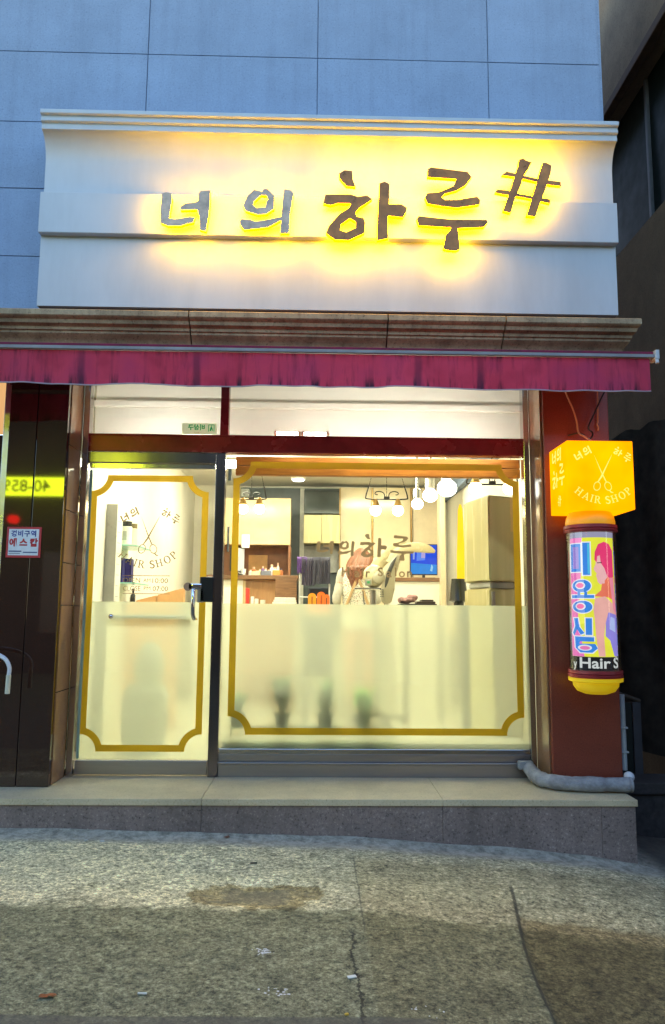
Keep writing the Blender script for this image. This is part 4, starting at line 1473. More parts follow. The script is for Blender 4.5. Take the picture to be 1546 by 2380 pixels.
# ------------------------------------------------------------------ security sticker and exit sign
st = thing('security_sticker', 'square white Korean security sticker with red border on the dark pillar', 'sticker', (-2.12, YF, 1.815))
x0, x1, z0, z1 = -2.243, -1.995, 1.812, 2.035
b = MB()
b.box(x0, x1, YF - .006, YF - .001, z0, z1, 0.001)
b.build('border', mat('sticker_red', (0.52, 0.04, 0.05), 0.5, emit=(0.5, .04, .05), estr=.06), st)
b = MB()
b.box(x0 + .016, x1 - .016, YF - .0085, YF - .0065, z0 + .016, z1 - .016, 0.0005)
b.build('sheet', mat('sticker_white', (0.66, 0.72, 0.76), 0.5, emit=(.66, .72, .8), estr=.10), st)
b = MB()
text_into(b, '경비구역', lambda u, v: (-2.119 + u, YF - .0095, 1.983 + v), .048, .0015, space=1.12)
b.build('blue_words', mat('sticker_blue', (0.02, 0.05, 0.30), 0.5), st)
b = MB()
text_into(b, '에 스 캅', lambda u, v: (-2.119 + u * 1.0, YF - .0095, 1.917 + v), .062, .0032)
b.build('red_words', mat('sticker_red_ink', (0.55, 0.03, 0.04), 0.5), st)
b = MB()
for xa, xb, zz_, h in ((-2.222, -2.13, 1.853, .009), (-2.222, -2.14, 1.840, .004), (-2.118, -2.016, 1.846, .008)):
    b.xz([(xa, zz_), (xb, zz_), (xb, zz_ + h), (xa, zz_ + h)], YF - .0095, None)
b.build('small_print', mat('sticker_navy', (0.08, 0.12, 0.25), 0.5), st)

ex = thing('exit_sign', 'pale green emergency exit notice seen reversed behind the left transom glass', 'sign', (-0.943, YG + .05, 2.838))
b = MB()
b.box(-1.080, -0.806, YG + .046, YG + .054, 2.838, 2.93, 0.002)
b.build('panel', mat('exit_panel', (0.70, 0.78, 0.50), 0.5, emit=(.75, .86, .50), estr=.55), ex)
b = MB()
text_into(b, '비상구', lambda u, v: (-0.965 - u, YG + .045, 2.893 + v), .050, .002, space=1.0)
b.build('green_words', mat('exit_green', (0.01, 0.34, 0.10), 0.5, emit=(.0, .5, .12), estr=.35), ex)
b = MB()
b.xz([(-.872, 2.862), (-.822, 2.862), (-.822, 2.92), (-.872, 2.92)], YG + .045, None, [[(-.866, 2.862001), (-.828, 2.862001), (-.828, 2.914), (-.866, 2.914)]])
b.xz([(-.86, 2.868), (-.85, 2.866), (-.842, 2.882), (-.836, 2.866), (-.831, 2.87), (-.838, 2.89), (-.842, 2.9), (-.852, 2.9), (-.858, 2.885)], YG + .0448, None)
b.xz([(p[0], p[1]) for p in el(-.845, 2.907, .005, .005, 10)], YG + .0446, None)
b.build('running_figure', MATS['exit_green'], ex)
b = MB()
text_into(b, 'EXIT', lambda u, v: (-0.965 - u, YG + .045, 2.853 + v), .016, .0, space=1.4)
b.build('red_words', mat('exit_red', (0.6, 0.1, 0.05), 0.5), ex)

# ------------------------------------------------------------------ neighbouring shop at the left edge
nb = thing('neighbour_shop', 'orange lit shop front with silver frame cut by the left photo edge', 'shop front', (-3.0, YF, 0.2))
b = MB()
b.box(-2.335, -2.283, YF + .03, YF + .10, 0.215, 3.32, 0.004)
b.build('frame_post', mat('satin_aluminium', (0.55, 0.55, 0.56), 0.3, 0.9), nb)
b = MB()
b.box(-4.4, -2.337, YF + .07, YF + .09, 2.74, 3.32)
b.build('lit_panel', glow('orange_shop_panel', (1.0, 0.55, 0.22), 0.85, 0.08), nb)
b = MB()
b.box(-4.4, -2.337, YF + .06, YF + .075, 0.215, 2.73)
b.build('dark_pane', m_darkpol, nb)
b = MB()
b.tube(smooth_path([(-2.42, 5.40, 1.16), (-2.25, 5.34, 1.15), (-2.135, 5.31, 1.11), (-2.09, 5.30, 1.05), (-2.09, 5.30, .99)], 6), 0.014, 12)
hd = b.build('door_handle', mat('white_enamel', (0.75, 0.75, 0.78), 0.25), nb, True)
b = MB()
b.tube([(-2.09, 5.30, .995), (-2.092, 5.30, .87)], 0.0165, 12)
b.build('handle_grip', mat('ivory_grip', (0.72, 0.68, 0.52), 0.4), hd, True)

# ------------------------------------------------------------------ neighbouring building and alley on the right
NX = 3.5
nb2 = thing('neighbour_building', 'dark grey brown rendered building wall beyond the alley on the right', 'building', (NX, 9.0, -0.3))
m_nb = granite('dark_render', (0.36, 0.245, 0.14), (0.20, 0.13, 0.075), (0.46, 0.33, 0.20), 45, 0.9, 0.5, 0.4)
b = MB()
b.box(NX, NX + .3, 4.2, 26, 7.40, 14)
b.box(NX, NX + .3, 4.2, 26, -0.4, 5.60)
b.box(NX, NX + .3, 4.2, 5.6, 5.60, 7.40)
b.box(NX, NX + .3, 10.6, 26, 5.60, 7.40)
b.box(1.6, NX + .3, 26, 26.3, -0.4, 14)
b.build('wall', m_nb, nb2)
b = MB()
b.box(NX - .10, NX, 4.2, 26, 7.36, 7.47, 0.01)
b.build('window_head', mat('brown_band', (0.14, 0.085, 0.055), 0.85, 0, 0.2, 10), nb2)
b = MB()
b.box(NX + .16, NX + .17, 5.6, 10.6, 5.6, 7.4)
wn = b.build('window', mat('dark_green_glass', (0.010, 0.018, 0.015), 0.5, 0, 0.2, spec=.15), nb2)
b = MB()
for y in (5.6, 7.64, 9.4):
    b.box(NX + .12, NX + .159, y, y + .05, 5.62, 7.38, .004)
b.box(NX + .12, NX + .159, 5.6, 10.6, 5.601, 5.64, .004)
b.build('window_frame', mat('grey_window_frame', (0.13, 0.14, 0.15), 0.5, 0.4), wn)
# sagging black sheet over the alley
b = MB()
nu, nv = 26, 14
g = []
for j in range(nv + 1):
    row = []
    for i in range(nu + 1):
        s_, t_ = i / nu, j / nv
        x = 2.95 + 0.55 * s_
        y = 8.6 - 1.9 * s_ + .05 * noise.noise((s_ * 5, t_ * 5, 2))
        top = 3.05 + .22 * s_ + .16 * math.sin(s_ * PI) + .05 * noise.noise((s_ * 9, 0, 5))
        z = top * (1 - t_) + .1 * t_
        row.append(b.bm.verts.new((x + .05 * noise.noise((s_ * 6, t_ * 2, 9)), y, z)))
    g.append(row)
for j in range(nv):
    for i in range(nu):
        b.bm.faces.new((g[j][i], g[j][i + 1], g[j + 1][i + 1], g[j + 1][i]))
tag(b.build('black_tarpaulin', mat('black_sheet', (0.085, 0.070, 0.048), 0.85, 0, 0.3, 8, 0.4, 20), None, True), 'dark ragged topped sheet hanging across the dark alley on the right', 'tarpaulin')
gt = thing('alley_gate', 'low dark metal gate with sloping top in the alley beside the red pillar', 'gate', (2.68, 6.5, -0.27))
b = MB()
gA = [P(px, py, 6.5) for px, py in ((1448, 1612), (1490, 1632), (1484, 1822), (1450, 1822))]
b.box(gA[2].x - .03, gA[1].x - .012, 6.48, 6.53, -0.27, gA[1].z, .004)
b.box(gA[0].x - .06, gA[0].x - .03, 6.48, 6.53, -0.27, gA[0].z, .004)
b.build('post', mat('dark_grey_post', (0.10, 0.105, 0.11), 0.6, 0.3), gt)
b = MB()
b.tube([(gA[0].x - .06, 6.5, gA[0].z + .01), (gA[1].x - .01, 6.5, gA[1].z + .012)], .016, 8)
b.build('top_rail', mat('rusty_brown_rail', (0.10, 0.075, 0.05), 0.7), gt)
b = MB()
b.box(gA[0].x - .028, gA[2].x - .032, 6.50, 6.515, -0.2, gA[1].z)
b.build('sheet', mat('dark_green_sheet', (0.014, 0.022, 0.016), 0.6, 0, .3), gt)
b = MB()
b.box(2.36, NX - .01, 6.0, 6.3, -0.30, .06, .01)
b.box(2.34, NX - .01, 5.97, 6.32, .062, .15, .01)
tag(b.build('alley_kerb', mat('dark_kerb_stone', (0.055, 0.05, 0.048), 0.85, 0, .3, 20, .2), None), 'dark low stone ledge crossing the alley right of the step', 'ledge')

# ------------------------------------------------------------------ inside the salon
# ceiling light panels
m_diff = glow('led_diffuser', (0.97, 0.94, 0.68), 60.0, 0.03)


def ceiling_light(x, y, w, d, label):
    t = thing('ceiling_light', label, 'ceiling light', (x, y, ROOM_Z), 'LED panels on the salon ceiling')
    b = MB()
    for q in ((x - w, x + w, y - d, y - d + .02), (x - w, x + w, y + d - .02, y + d), (x - w, x - w + .02, y - d + .021, y + d - .021), (x + w - .02, x + w, y - d + .021, y + d - .021)):
        b.box(q[0], q[1], q[2], q[3], ROOM_Z - .035, ROOM_Z - .001, .003)
    b.build('frame', m_white, t)
    b = MB()
    b.box(x - w + .022, x + w - .022, y - d + .022, y + d - .022, ROOM_Z - .085, ROOM_Z - .002, .012)
    b.build('diffuser', m_diff, t)
    return t


m_tube = glow('fluorescent_tube', (0.97, 0.97, 0.90), 85.0, .02)
for xa, xb, zt_, lab in ((-0.335, -0.145, 2.866, 'left one of two short white tube lamps just above the wide transom bar'), (-0.115, 0.085, 2.866, 'right one of two short white tube lamps just above the wide transom bar'),
                         (-1.74, -0.84, 2.822, 'added unseen tube lamp behind the transom bar brightening the door transom'), (0.16, 1.58, 2.822, 'added unseen tube lamp behind the transom bar brightening the right transom')):  # these two are unseen, added to brighten the transoms
    t = thing('tube_lamp', lab, 'tube lamp', ((xa + xb) / 2, 5.97, zt_), 'short tube lamps behind the transom bar')
    b = MB(); b.tube([(xa + .01, 5.97, zt_), (xb - .01, 5.97, zt_)], .012, 10); b.build('tube', m_tube, t, True)
    b = MB(); b.box(xa - .012, xa + .0095, 5.917, 5.985, zt_ - .014, zt_ + .012, .003); b.build('holder', m_white, t)
    b = MB(); b.box(xb - .0095, xb + .012, 5.917, 5.985, zt_ - .014, zt_ + .012, .003); b.build('holder', m_white, t)
ceiling_light(0.05, 7.6, .62, .17, 'long ceiling lamp over the middle of the salon')
ceiling_light(-1.15, 7.3, .40, .17, 'ceiling lamp above the door side of the salon')
ceiling_light(-0.8, 9.9, .55, .17, 'rear ceiling lamp over the reception desk')
ceiling_light(1.0, 9.9, .55, .17, 'rear ceiling lamp over the styling counter')

# recessed downlight
p_ = P(693, 1136, 11.2)
t = thing('downlight', 'small round white downlight above the dark wall panel', 'ceiling light', (p_.x, 11.2, ROOM_Z))
b = MB(); b.lathe([(.10, ROOM_Z - .03), (.12, ROOM_Z - .03), (.12, ROOM_Z - .001), (.10, ROOM_Z - .001)], p_.x, 11.2, 24)
b.build('ring', m_white, t, True)
b = MB(); b.lathe([(0, ROOM_Z - .05), (.08, ROOM_Z - .045), (.098, ROOM_Z - .02)], p_.x, 11.2, 24)
b.build('lens', glow('cool_lamp', (1, .97, .9), 14.0), t, True)

# ---- back wall: cabinets, panels (fitted furniture)
b = MB(); boxpx(b, 556, 1134, 794, 1460, 11.90, .05, 0)
b.build('dark_back_panel', m_slate, bld)
b = MB(); boxpx(b, 696, 1135, 706, 1460, 11.80, .06)
b.build('door_post', mat('pale_grey_post', (0.52, 0.52, 0.45), 0.4), bld)
b = MB(); boxpx(b, 700, 1264, 792, 1330, 11.84, .04, 0)
b.build('tiled_splash', m_tile, bld)
cb = thing('wall_cabinet', 'khaki two door cupboard under the black panel at the back', 'cabinet', (P(748, 1262, 11.5).x, 11.85, P(748, 1262, 11.5).z))
b = MB()
boxpx(b, 706, 1196, 747, 1262, 11.5, .02)
b.build('cabinet_door', m_beige2, cb)
b = MB(); boxpx(b, 748.5, 1196, 790, 1262, 11.5, .02)
b.build('cabinet_door', m_beige2, cb)
b = MB(); boxpx(b, 707, 1196.5, 789, 1261.5, 11.522, .28)
b.build('carcass', m_beige2, cb)
b = MB(); boxpx(b, 707, 1139, 789, 1193, 11.55, .2)
tag(b.build('black_glass_panel', mat('black_gloss', (0.025, 0.035, 0.035), 0.12), None), 'black glossy panel above the khaki cupboard at the back', 'panel')
# small AC/boxes near the top left of the back wall
b = MB(); boxpx(b, 560, 1135, 579, 1154, 11.6, .2, .01)
tag(b.build('air_duct', mat('grey_duct', (0.42, 0.44, 0.42), 0.5), None), 'small pale grey duct box under the ceiling at back left', 'duct')

# reception hutch: upper beige panel, open niche, counter
DY = 10.9
hx0, hx1, hz0, hz1 = rect(553, 1157, 676, 1266, DY)
_, _, cz0, cz1 = rect(553, 1337, 700, 1347, DY)
_, _, lz0, lz1 = rect(553, 1347, 700, 1402, DY)
rd = thing('reception_hutch', 'tall beige reception unit with a brown niche and dark counter', 'cabinet', ((hx0 + hx1) / 2, DY + .5, FLOOR_Z))
b = MB(); b.box(hx0 - .25, hx1, DY, DY + .45, hz0, hz1, .012)
b.build('upper_panel', m_beige, rd)
b = MB()
b.box(hx1 - .03, hx1, DY + .01, DY + .45, cz1, hz0 - .002, .004)
b.box(hx0 - .25, hx1 - .032, DY + .40, DY + .44, cz1, hz0 - .002)
b.build('niche', mat('brown_niche', (0.24, 0.10, 0.045), 0.5, 0, .15, 6), rd)
b = MB(); x0_, x1_, z0_, z1_ = rect(578, 1290, 622, 1335, DY + .38); b.box(x0_, x1_, DY + .36, DY + .39, cz1 + .001, z1_, .005)
b.build('orange_board', mat('orange_ply', (0.52, 0.27, 0.08), 0.4), rd)
b = MB(); b.box(hx0 - .45, hx1 + .12, DY - .12, DY + .45, cz0, cz1 - .002, .008)
b.build('counter_top', m_walnut, rd)
b = MB()
b.box(hx0 + .14, hx1 + .10, DY - .02, DY + .02, FLOOR_Z, cz0 - .002)
b.build('front_panel', wood_mat('brown_panel', (0.26, 0.13, 0.05), (0.36, 0.19, 0.08), (3, 3, .4)), rd)
b = MB()
b.box(hx0 - .45, hx0 + .10, DY - .06, DY + .02, FLOOR_Z, cz0 - .002)
b.build('white_panel', m_white, rd)
b = MB(); b.box(hx0 + .10, hx0 + .14, DY - .05, DY + .02, FLOOR_Z, cz0 - .002)
b.build('trim', m_beige, rd)
# things on the counter: small bottles, tubes and boxes
cols = [((.75, .72, .68), 'white'), ((.55, .20, .08), 'orange'), ((.22, .12, .30), 'purple'), ((.78, .70, .50), 'cream'), ((.10, .09, .10), 'black'), ((.70, .62, .70), 'lilac'), ((.25, .27, .30), 'grey')]
spots = [(583, 14, 0), (590, 20, 1), (597, 12, 0), (604, 16, 3), (611, 22, 2), (618, 18, 5), (625, 14, 0), (632, 26, 5), (639, 20, 0), (646, 30, 0), (653, 17, 1)]
plc = ['beside the white cup', 'second from the cup', 'third from the cup', 'in front of the orange board', 'at the right of the orange board', 'before the middle of the niche',
       'just right of the niche middle', 'behind the orange carton', 'tall one near the end of the row', 'tallest of the row', 'at the right end of the row']
for (px, h, c), w_ in zip(spots, plc):
    p_ = P(px, 1335, DY + .08)
    hh = h * DY / FPX
    col, cn = cols[c]
    t = thing('bottle', '%s bottle on the dark reception counter, %s' % (cn, w_), 'bottle', (p_.x, DY + .08, cz1 - .001), 'bottles on the reception counter')
    b = MB()
    r = .020 + .006 * (h % 3)
    b.lathe([(r, cz1 - .001), (r, cz1 + hh * .66), (r * .5, cz1 + hh * .76), (r * .45, cz1 + hh * .8)], p_.x, DY + .08, 12)
    b.build('flask', mat('bottle_' + cn, col, 0.3, 0, .05), t, True)
    b = MB()
    b.lathe([(r * .55, cz1 + hh * .8), (r * .55, cz1 + hh), (0, cz1 + hh)], p_.x, DY + .08, 12)
    b.build('cap', mat('cap_' + ('dark' if h % 2 else 'pale'), (.12, .10, .12) if h % 2 else (.8, .5, .35), 0.3), t, True)
for px0, px1, py0, col, lab in ((585, 605, 1330, (.72, .66, .40), 'low cream carton lying on the reception counter'), (607, 630, 1328, (.16, .17, .22), 'dark grey carton lying on the reception counter'),
                                (634, 652, 1326, (.62, .26, .05), 'orange carton lying on the reception counter')):
    b = MB(); x0, x1, z0, z1 = rect(px0, py0, px1, 1337, DY - .02)
    b.box(x0, x1, DY - .08, DY + .03, cz1 - .001, cz1 + (1340 - py0) * .0052, .005)
    tag(b.build('carton', mat('carton_%.2f_%.2f' % (col[0], col[2]), col, .5), None), lab, 'box')
# cup
p_ = P(566, 1336, DY)
t = thing('cup', 'white cup at the left end of the reception counter', 'cup', (p_.x, DY - .03, cz1))
b = MB(); b.lathe([(.03, cz1 - .001), (.042, cz1 + .09), (.038, cz1 + .09), (.028, cz1 + .006), (0, cz1 + .006)], p_.x, DY - .03, 18); b.build('body', mat('cup_white', (.82, .82, .8), .3), t, True)
b = MB(); b.tube(smooth_path([(p_.x - .036, DY - .03, cz1 + .07), (p_.x - .065, DY - .03, cz1 + .06), (p_.x - .06, DY - .03, cz1 + .03), (p_.x - .033, DY - .03, cz1 + .025)]), .006, 8); b.build('handle', MATS['cup_white'], t, True)
# monitor at left
t = thing('computer_monitor', 'black computer monitor seen edge on at the left of the reception counter', 'monitor', (P(552, 1335, DY).x, DY, cz1))
b = MB(); x0, x1, z0, z1 = rect(545, 1272, 558, 1336, DY - .05)
Mr = Matrix.Translation(((x0 + x1) / 2, DY - .05, 0)) @ Matrix.Rotation(math.radians(62), 4, 'Z')
b.box(-.16, .16, -.02, .02, cz1 + .05, z1, .006, Mr); b.build('screen_case', m_black, t)
b = MB(); b.box(-.15, .15, -.023, -.0205, cz1 + .06, z1 - .01, .001, Mr); b.build('screen', mat('pale_screen', (.5, .52, .5), .3, emit=(.6, .62, .58), estr=.4), t)
b = MB(); b.lathe([(.09, cz1 - .001), (.09, cz1 + .01), (.02, cz1 + .015), (.02, cz1 + .06)], (x0 + x1) / 2, DY - .05, 16); b.build('stand', m_black, t)
# notice on wall above the monitor
b = MB(); boxpx(b, 562, 1242, 580, 1273, DY - .012, .01, .002)
nt_ = tag(b.build('wall_notice', mat('notice_white', (.80, .82, .80), .5), None), 'small white notice stuck to the lower left of the beige panel', 'notice')
b = MB()
for py in (1250, 1256, 1261):
    boxpx(b, 568, py, 576, py + 1.4, DY - .0135, .001, 0)
b.build('printed_line', mat('grey_ink', (.2, .25, .25), .5), nt_)
# lower shelf items: red folder, white books
sh = thing('low_shelf', 'low pale shelf in front of the reception desk carrying books', 'shelf', (P(620, 1404, 10.4).x, 10.4, FLOOR_Z))
sx0, sx1, _, sz = rect(566, 1403, 700, 1408, 10.4)
b = MB(); b.box(sx0, sx1, 10.3, 10.6, sz - .03, sz, .004); b.build('board', m_beige, sh)
b = MB()
for x in (sx0 + .02, sx1 - .05):
    b.box(x, x + .03, 10.32, 10.58, FLOOR_Z, sz - .031)
b.build('side', m_beige, sh)
for px0, px1, py0, col, lab in ((572, 579, 1367, (.70, .03, .02), 'bright red folder standing on the low shelf'), (584, 590, 1386, (.80, .80, .76), 'thin white booklet standing right of the red folder'),
                                (593, 600, 1391, (.74, .74, .68), 'short white booklet in the middle of the low shelf'), (606, 616, 1394, (.62, .64, .58), 'small grey white pad on the low shelf')):
    b = MB(); x0, x1, z0, z1 = rect(px0, py0, px1, 1403, 10.45); b.box(x0, x1, 10.38, 10.54, sz, z1, .004)
    tag(b.build('booklet', mat('book_%.2f_%.2f' % (col[0], col[1]), col, .5), None), lab, 'book')
b = MB(); x0, x1, z0, z1 = rect(634, 1388, 690, 1403, 10.45)
for k in range(3): b.box(x0 + .015 * k, x1 - .01 * k, 10.36, 10.56, sz + .03 * k, sz + .03 * k + .028, .004)
tag(b.build('paper_stack', mat('paper_white', (.80, .78, .70), .6, 0, .08, 30), None), 'flat stack of white papers on the low shelf', 'papers')
# wooden partition with blurred glass jar, right end of the hutch
b = MB(); boxpx(b, 640, 1345, 690, 1400, 10.62, .03)
tag(b.build('wood_screen', m_walnut, None), 'dark brown wooden board leaning behind the paper stack', 'board')

# ---- towel rack with dark towels
RY = 9.9
rk = thing('towel_rack', 'metal towel rack standing in the middle of the salon under dark towels', 'rack', (P(732, 1400, RY).x, RY, FLOOR_Z))
ra, rb_ = P(694, 1298, RY), P(768, 1301, RY)
b = MB()
for x in (ra.x + .02, rb_.x - .01):
    b.tube([(x, RY - .14, FLOOR_Z), (x, RY - .02, ra.z), (x, RY + .10, FLOOR_Z)], .010, 8)
b.tube([(ra.x, RY, ra.z), (rb_.x, RY, ra.z)], .010, 8)
b.tube([(ra.x + .02, RY - .08, 1.62), (rb_.x, RY - .08, 1.62)], .008, 8)
b.tube([(ra.x + .02, RY - .11, 1.52), (rb_.x, RY - .11, 1.52)], .008, 8)
b.build('frame', mat('white_rack_wire', (.6, .6, .58), .35, .5), rk, True)


def draped(name, px0, px1, pyb, col, label, Y, lift=0.0, seed=0):
    a, c, lo = P(px0, 1298, Y), P(px1, 1298, Y), P(px0, pyb, Y)
    b = MB()
    nu, g = 26, []
    ztop = ra.z + .016 + lift
    prof_ = [(.05, ztop - .22), (.045, ztop - .1), (.03, ztop - .02), (0, ztop), (-.03, ztop - .02)] + [(-.045 - .003 * k, ztop - (ztop - lo.z) * k / 8) for k in range(1, 9)]
    for j, (dy, z) in enumerate(prof_):
        g.append([b.bm.verts.new((a.x + (c.x - a.x) * i / nu, Y + dy + .028 * noise.noise((i * .55 + seed, j * .12, seed)) * min(1, j / 4) * (1 if j > 4 else .3),
                                  z + .02 * noise.noise((i * .3, seed, 4)) * (j / 12))) for i in range(nu + 1)])
    for j in range(len(g) - 1):
        for i in range(nu):
            b.bm.faces.new((g[j][i], g[j][i + 1], g[j + 1][i + 1], g[j + 1][i]))
    return tag(b.build(name, mat('towel_%.3f' % col[0], col, .95, 0, .15, 40, .5, 220), None, True), label, 'towel', None)


draped('towel', 702, 735, 1360, (.052, .045, .075), 'dark purple grey towel hanging at the middle of the rack', RY - .03, 0, 3)
draped('towel', 728, 768, 1357, (.040, .038, .058), 'near black towel hanging at the right end of the rack', RY - .05, .006, 9)
draped('towel', 691, 715, 1330, (.10, .045, .20), 'short bright purple towel at the left end of the rack', RY - .01, .010, 17)
b = MB(); x0, x1, z0, z1 = rect(716, 1365, 766, 1390, RY + .3)
b.box(x0, x1, RY + .15, RY + .5, FLOOR_Z + .4, z1, .02)
tag(b.build('dark_basket', mat('dark_blue_basket', (.015, .02, .035), .6), None), 'dark blue basket behind the towel rack', 'basket')
# orange pouches
for k, (px0, px1, py0, lab) in enumerate(((716, 735, 1378, 'round orange pouch, left one of the orange items'), (737, 756, 1375, 'tall bright orange pouch between the two round ones'), (752, 766, 1381, 'red orange pouch, right one of the orange items'))):
    Yk = 8.9 - .05 * k
    x0, x1, z0, z1 = rect(px0, py0, px1, 1420, Yk)
    t = thing('pouch', lab, 'pouch', ((x0 + x1) / 2, Yk, z0), 'orange pouches below the towels')
    b = MB()
    w = (x1 - x0) / 2
    b.xz([((x0 + x1) / 2 + w * math.cos(a), z1 - w + w * math.sin(a)) for a in (PI * q / 12 for q in range(13))] + [(x0, z0), (x1, z0)], Yk - .05, Yk + .05)
    b.build('body', mat('orange_vinyl_%d' % k, ((.75, .30, .02), (.85, .17, .02), (.72, .16, .03))[k], .35), t)
    b = MB(); b.box((x0 + x1) / 2 - .006, (x0 + x1) / 2 + .006, Yk - .056, Yk - .051, z0, z1 - .04)
    b.build('strap', mat('pouch_strap', (.12, .04, .02), .5), t)
# a stool carrying the pouches
x0, x1, z0, z1 = rect(706, 1421, 774, 1425, 8.85)
t = thing('side_table', 'low table behind the frosted film that carries the orange pouches', 'table', ((x0 + x1) / 2, 8.85, FLOOR_Z))
b = MB(); b.box(x0, x1, 8.7, 9.02, z0 - .02, rect(706, 1420, 774, 1421, 8.85)[2], .006); b.build('top', m_beige, t)
for sx in (x0 + .03, x1 - .03):
    for sy in (8.74, 8.98):
        b = MB(); b.tube([(sx, sy, FLOOR_Z), (sx, sy, z0 - .021)], .014, 8); b.build('leg', m_iron, t)

# ---- cream glossy doors in the middle, wall pieces right
for k, (a, c) in enumerate(((791, 863), (868, 954))):
    b = MB(); boxpx(b, a, 1133, c, 1470, 11.72, .05, .004)
    b.build('gloss_panel', m_cream, bld)
for xa_, xb_ in ((864, 867), (955, 958), (788.5, 790.5)):
    b = MB(); boxpx(b, xa_, 1133, xb_, 1470, 11.70, .07, .002)
    b.build('panel_trim', m_brass, bld)
b = MB(); boxpx(b, 1024, 1120, 1036, 1470, 10.4, .25, .004)
b.build('wall_pier', mat('tan_pier', (.62, .50, .33), .5, 0, .05), bld)
b = MB(); boxpx(b, 960, 1133, 1023, 1470, 11.74, .05, .003)
b.build('gloss_panel', mat('tan_panel', (.70, .58, .40), .3, 0, .05), bld)
# styling counter with monitor
TY = 10.5
x0, x1, z0, z1 = rect(900, 1342, 1030, 1351, TY)
cz = z1
t = thing('styling_counter', 'white counter with brown wooden top under the television', 'counter', ((x0 + x1) / 2, TY + .3, FLOOR_Z))
b = MB(); b.box(x0, x1, TY, TY + .5, z0, z1, .006); b.build('top', m_walnut, t)
b = MB(); b.box(x0 + .02, x1 - .05, TY + .02, TY + .48, FLOOR_Z, z0 - .002); b.build('front', m_white, t)
tv = thing('television', 'flat television with a bright blue picture standing on the counter', 'television', (P(986, 1338, TY + .2).x, TY + .2, cz))
x0, x1, z0, z1 = rect(953, 1264, 1017, 1336, TY + .2)
b = MB(); b.box(x0, x1, TY + .2, TY + .25, z0, z1, .006); b.build('case', m_black, tv)
px_ = lambda u, v: (x0 + .012 + (x1 - x0 - .024) * u, z0 + .014 + (z1 - z0 - .028) * v)
def scr(name, poly, col, lay, s_=1.0):
    b = MB(); b.xz([px_(*p) for p in poly], TY + .199 - lay, None); b.build(name, glow('tv_%.2f_%.2f_%.2f' % col, col, s_, .1, 14), tv)
scr('screen', [(0, 0), (1, 0), (1, 1), (0, 1)], (.03, .10, .85), 0)
scr('picture_patch', [(0, 0), (1, 0), (1, .32), (0, .38)], (.04, .30, .85), .0006)
scr('picture_patch', [(.22, .45), (.55, .48), (.58, .92), (.25, .9)], (.14, .30, .95), .0006)
scr('picture_patch', [(.40, .55), (.55, .55), (.56, .82), (.42, .84)], (.55, .45, .80), .001)
scr('picture_patch', [(.08, .5), (.14, .5), (.16, .8), (.08, .75)], (.35, .45, .8), .001)
scr('picture_patch', [(.74, .12), (.82, .08), (.86, .25), (.80, .34)], (.35, .7, .95), .001)
b = MB(); b.box((x0 + x1) / 2 - .02, (x0 + x1) / 2 + .02, TY + .21, TY + .24, cz + .012, z0 - .001); b.box((x0 + x1) / 2 - .16, (x0 + x1) / 2 + .16, TY + .17, TY + .30, cz, cz + .011, .004)
b.build('stand', m_black, tv)
# tray with a folded cloth, on a trolley hidden below the film line
YT = 9.2
x0, x1, z0, z1 = rect(928, 1396, 1011, 1405, YT)
t = thing('trolley', 'dark salon trolley whose top shows just above the frosted film', 'trolley', ((x0 + x1) / 2, YT, FLOOR_Z))
b = MB(); b.box(x0, x1, YT - .15, YT + .2, z0 - .02, z0 + .012, .005); b.build('top', m_black, t)
for sx in (x0 + .02, x1 - .02):
    for sy in (YT - .13, YT + .18):
        b = MB(); b.tube([(sx, sy, FLOOR_Z + .05), (sx, sy, z0 - .021)], .012, 8); b.ball((sx, sy, FLOOR_Z + .025), .025, 10); b.build('leg', m_iron, t)
b = MB(); b.box(x0 + .2, x1 - .01, YT - .12, YT + .1, z0 + .0125, z0 + .04, .008); b.box(x0 + .26, x1 - .03, YT - .10, YT + .1, z0 + .0405, z0 + .062, .008)
tag(b.build('black_case', mat('brown_black_case', (.03, .02, .016), .35), None), 'flat dark brown case lying at the right of the trolley top', 'case')
b = MB(); p_ = P(945, 1392, YT)
b.ball((p_.x, YT - .02, z0 + .05), (.115, .10, .045), 18); b.ball((p_.x + .07, YT, z0 + .085), (.07, .07, .04), 14)
for v in b.bm.verts:
    v.co.z = max(z0 + .0125, v.co.z + .03 * noise.noise(v.co * 14)); v.co.x += .02 * noise.noise(v.co * 9)
tag(b.build('crumpled_cloth', mat('dusky_pink_cloth', (.30, .16, .15), .9, 0, .4, 18), None, True), 'crumpled dusky pink cloth on the left of the trolley top', 'cloth')

# yellow lamp on a black pot
YP = 8.2
p_ = P(1062, 1370, YP)
x0, x1, z0, z1 = rect(1045, 1345, 1087, 1396, YP)
t = thing('floor_lamp', 'tall glowing yellow tube lamp rising from a black pot beside the khaki cabinet', 'lamp', (p_.x, YP, FLOOR_Z))
w = (x1 - x0) / 2
b = MB(); b.lathe([(w * .55, FLOOR_Z), (w * .55, z0 - .02), (w * 1.06, z0), (w * 1.0, z0 + .03), (w * .82, z1 - .05), (w * .78, z1), (w * .6, z1)], (x0 + x1) / 2, YP, 24)
b.build('pot', mat('black_gloss_pot', (.012, .014, .012), .12), t, True)
_, _, zz0, zz1 = rect(1056, 1172, 1090, 1344, YP)
b = MB(); b.lathe([(w * .46, zz0), (w * .44, zz0 + .25), (w * .38, (zz0 + zz1) / 2), (w * .26, zz1 - .06), (0.01, zz1)], (x0 + x1) / 2 + .03, YP, 24)
b.build('shade', glow('yellow_tube', (1.6, 1.0, 0.03), 1.0, .25, 2), t, True)

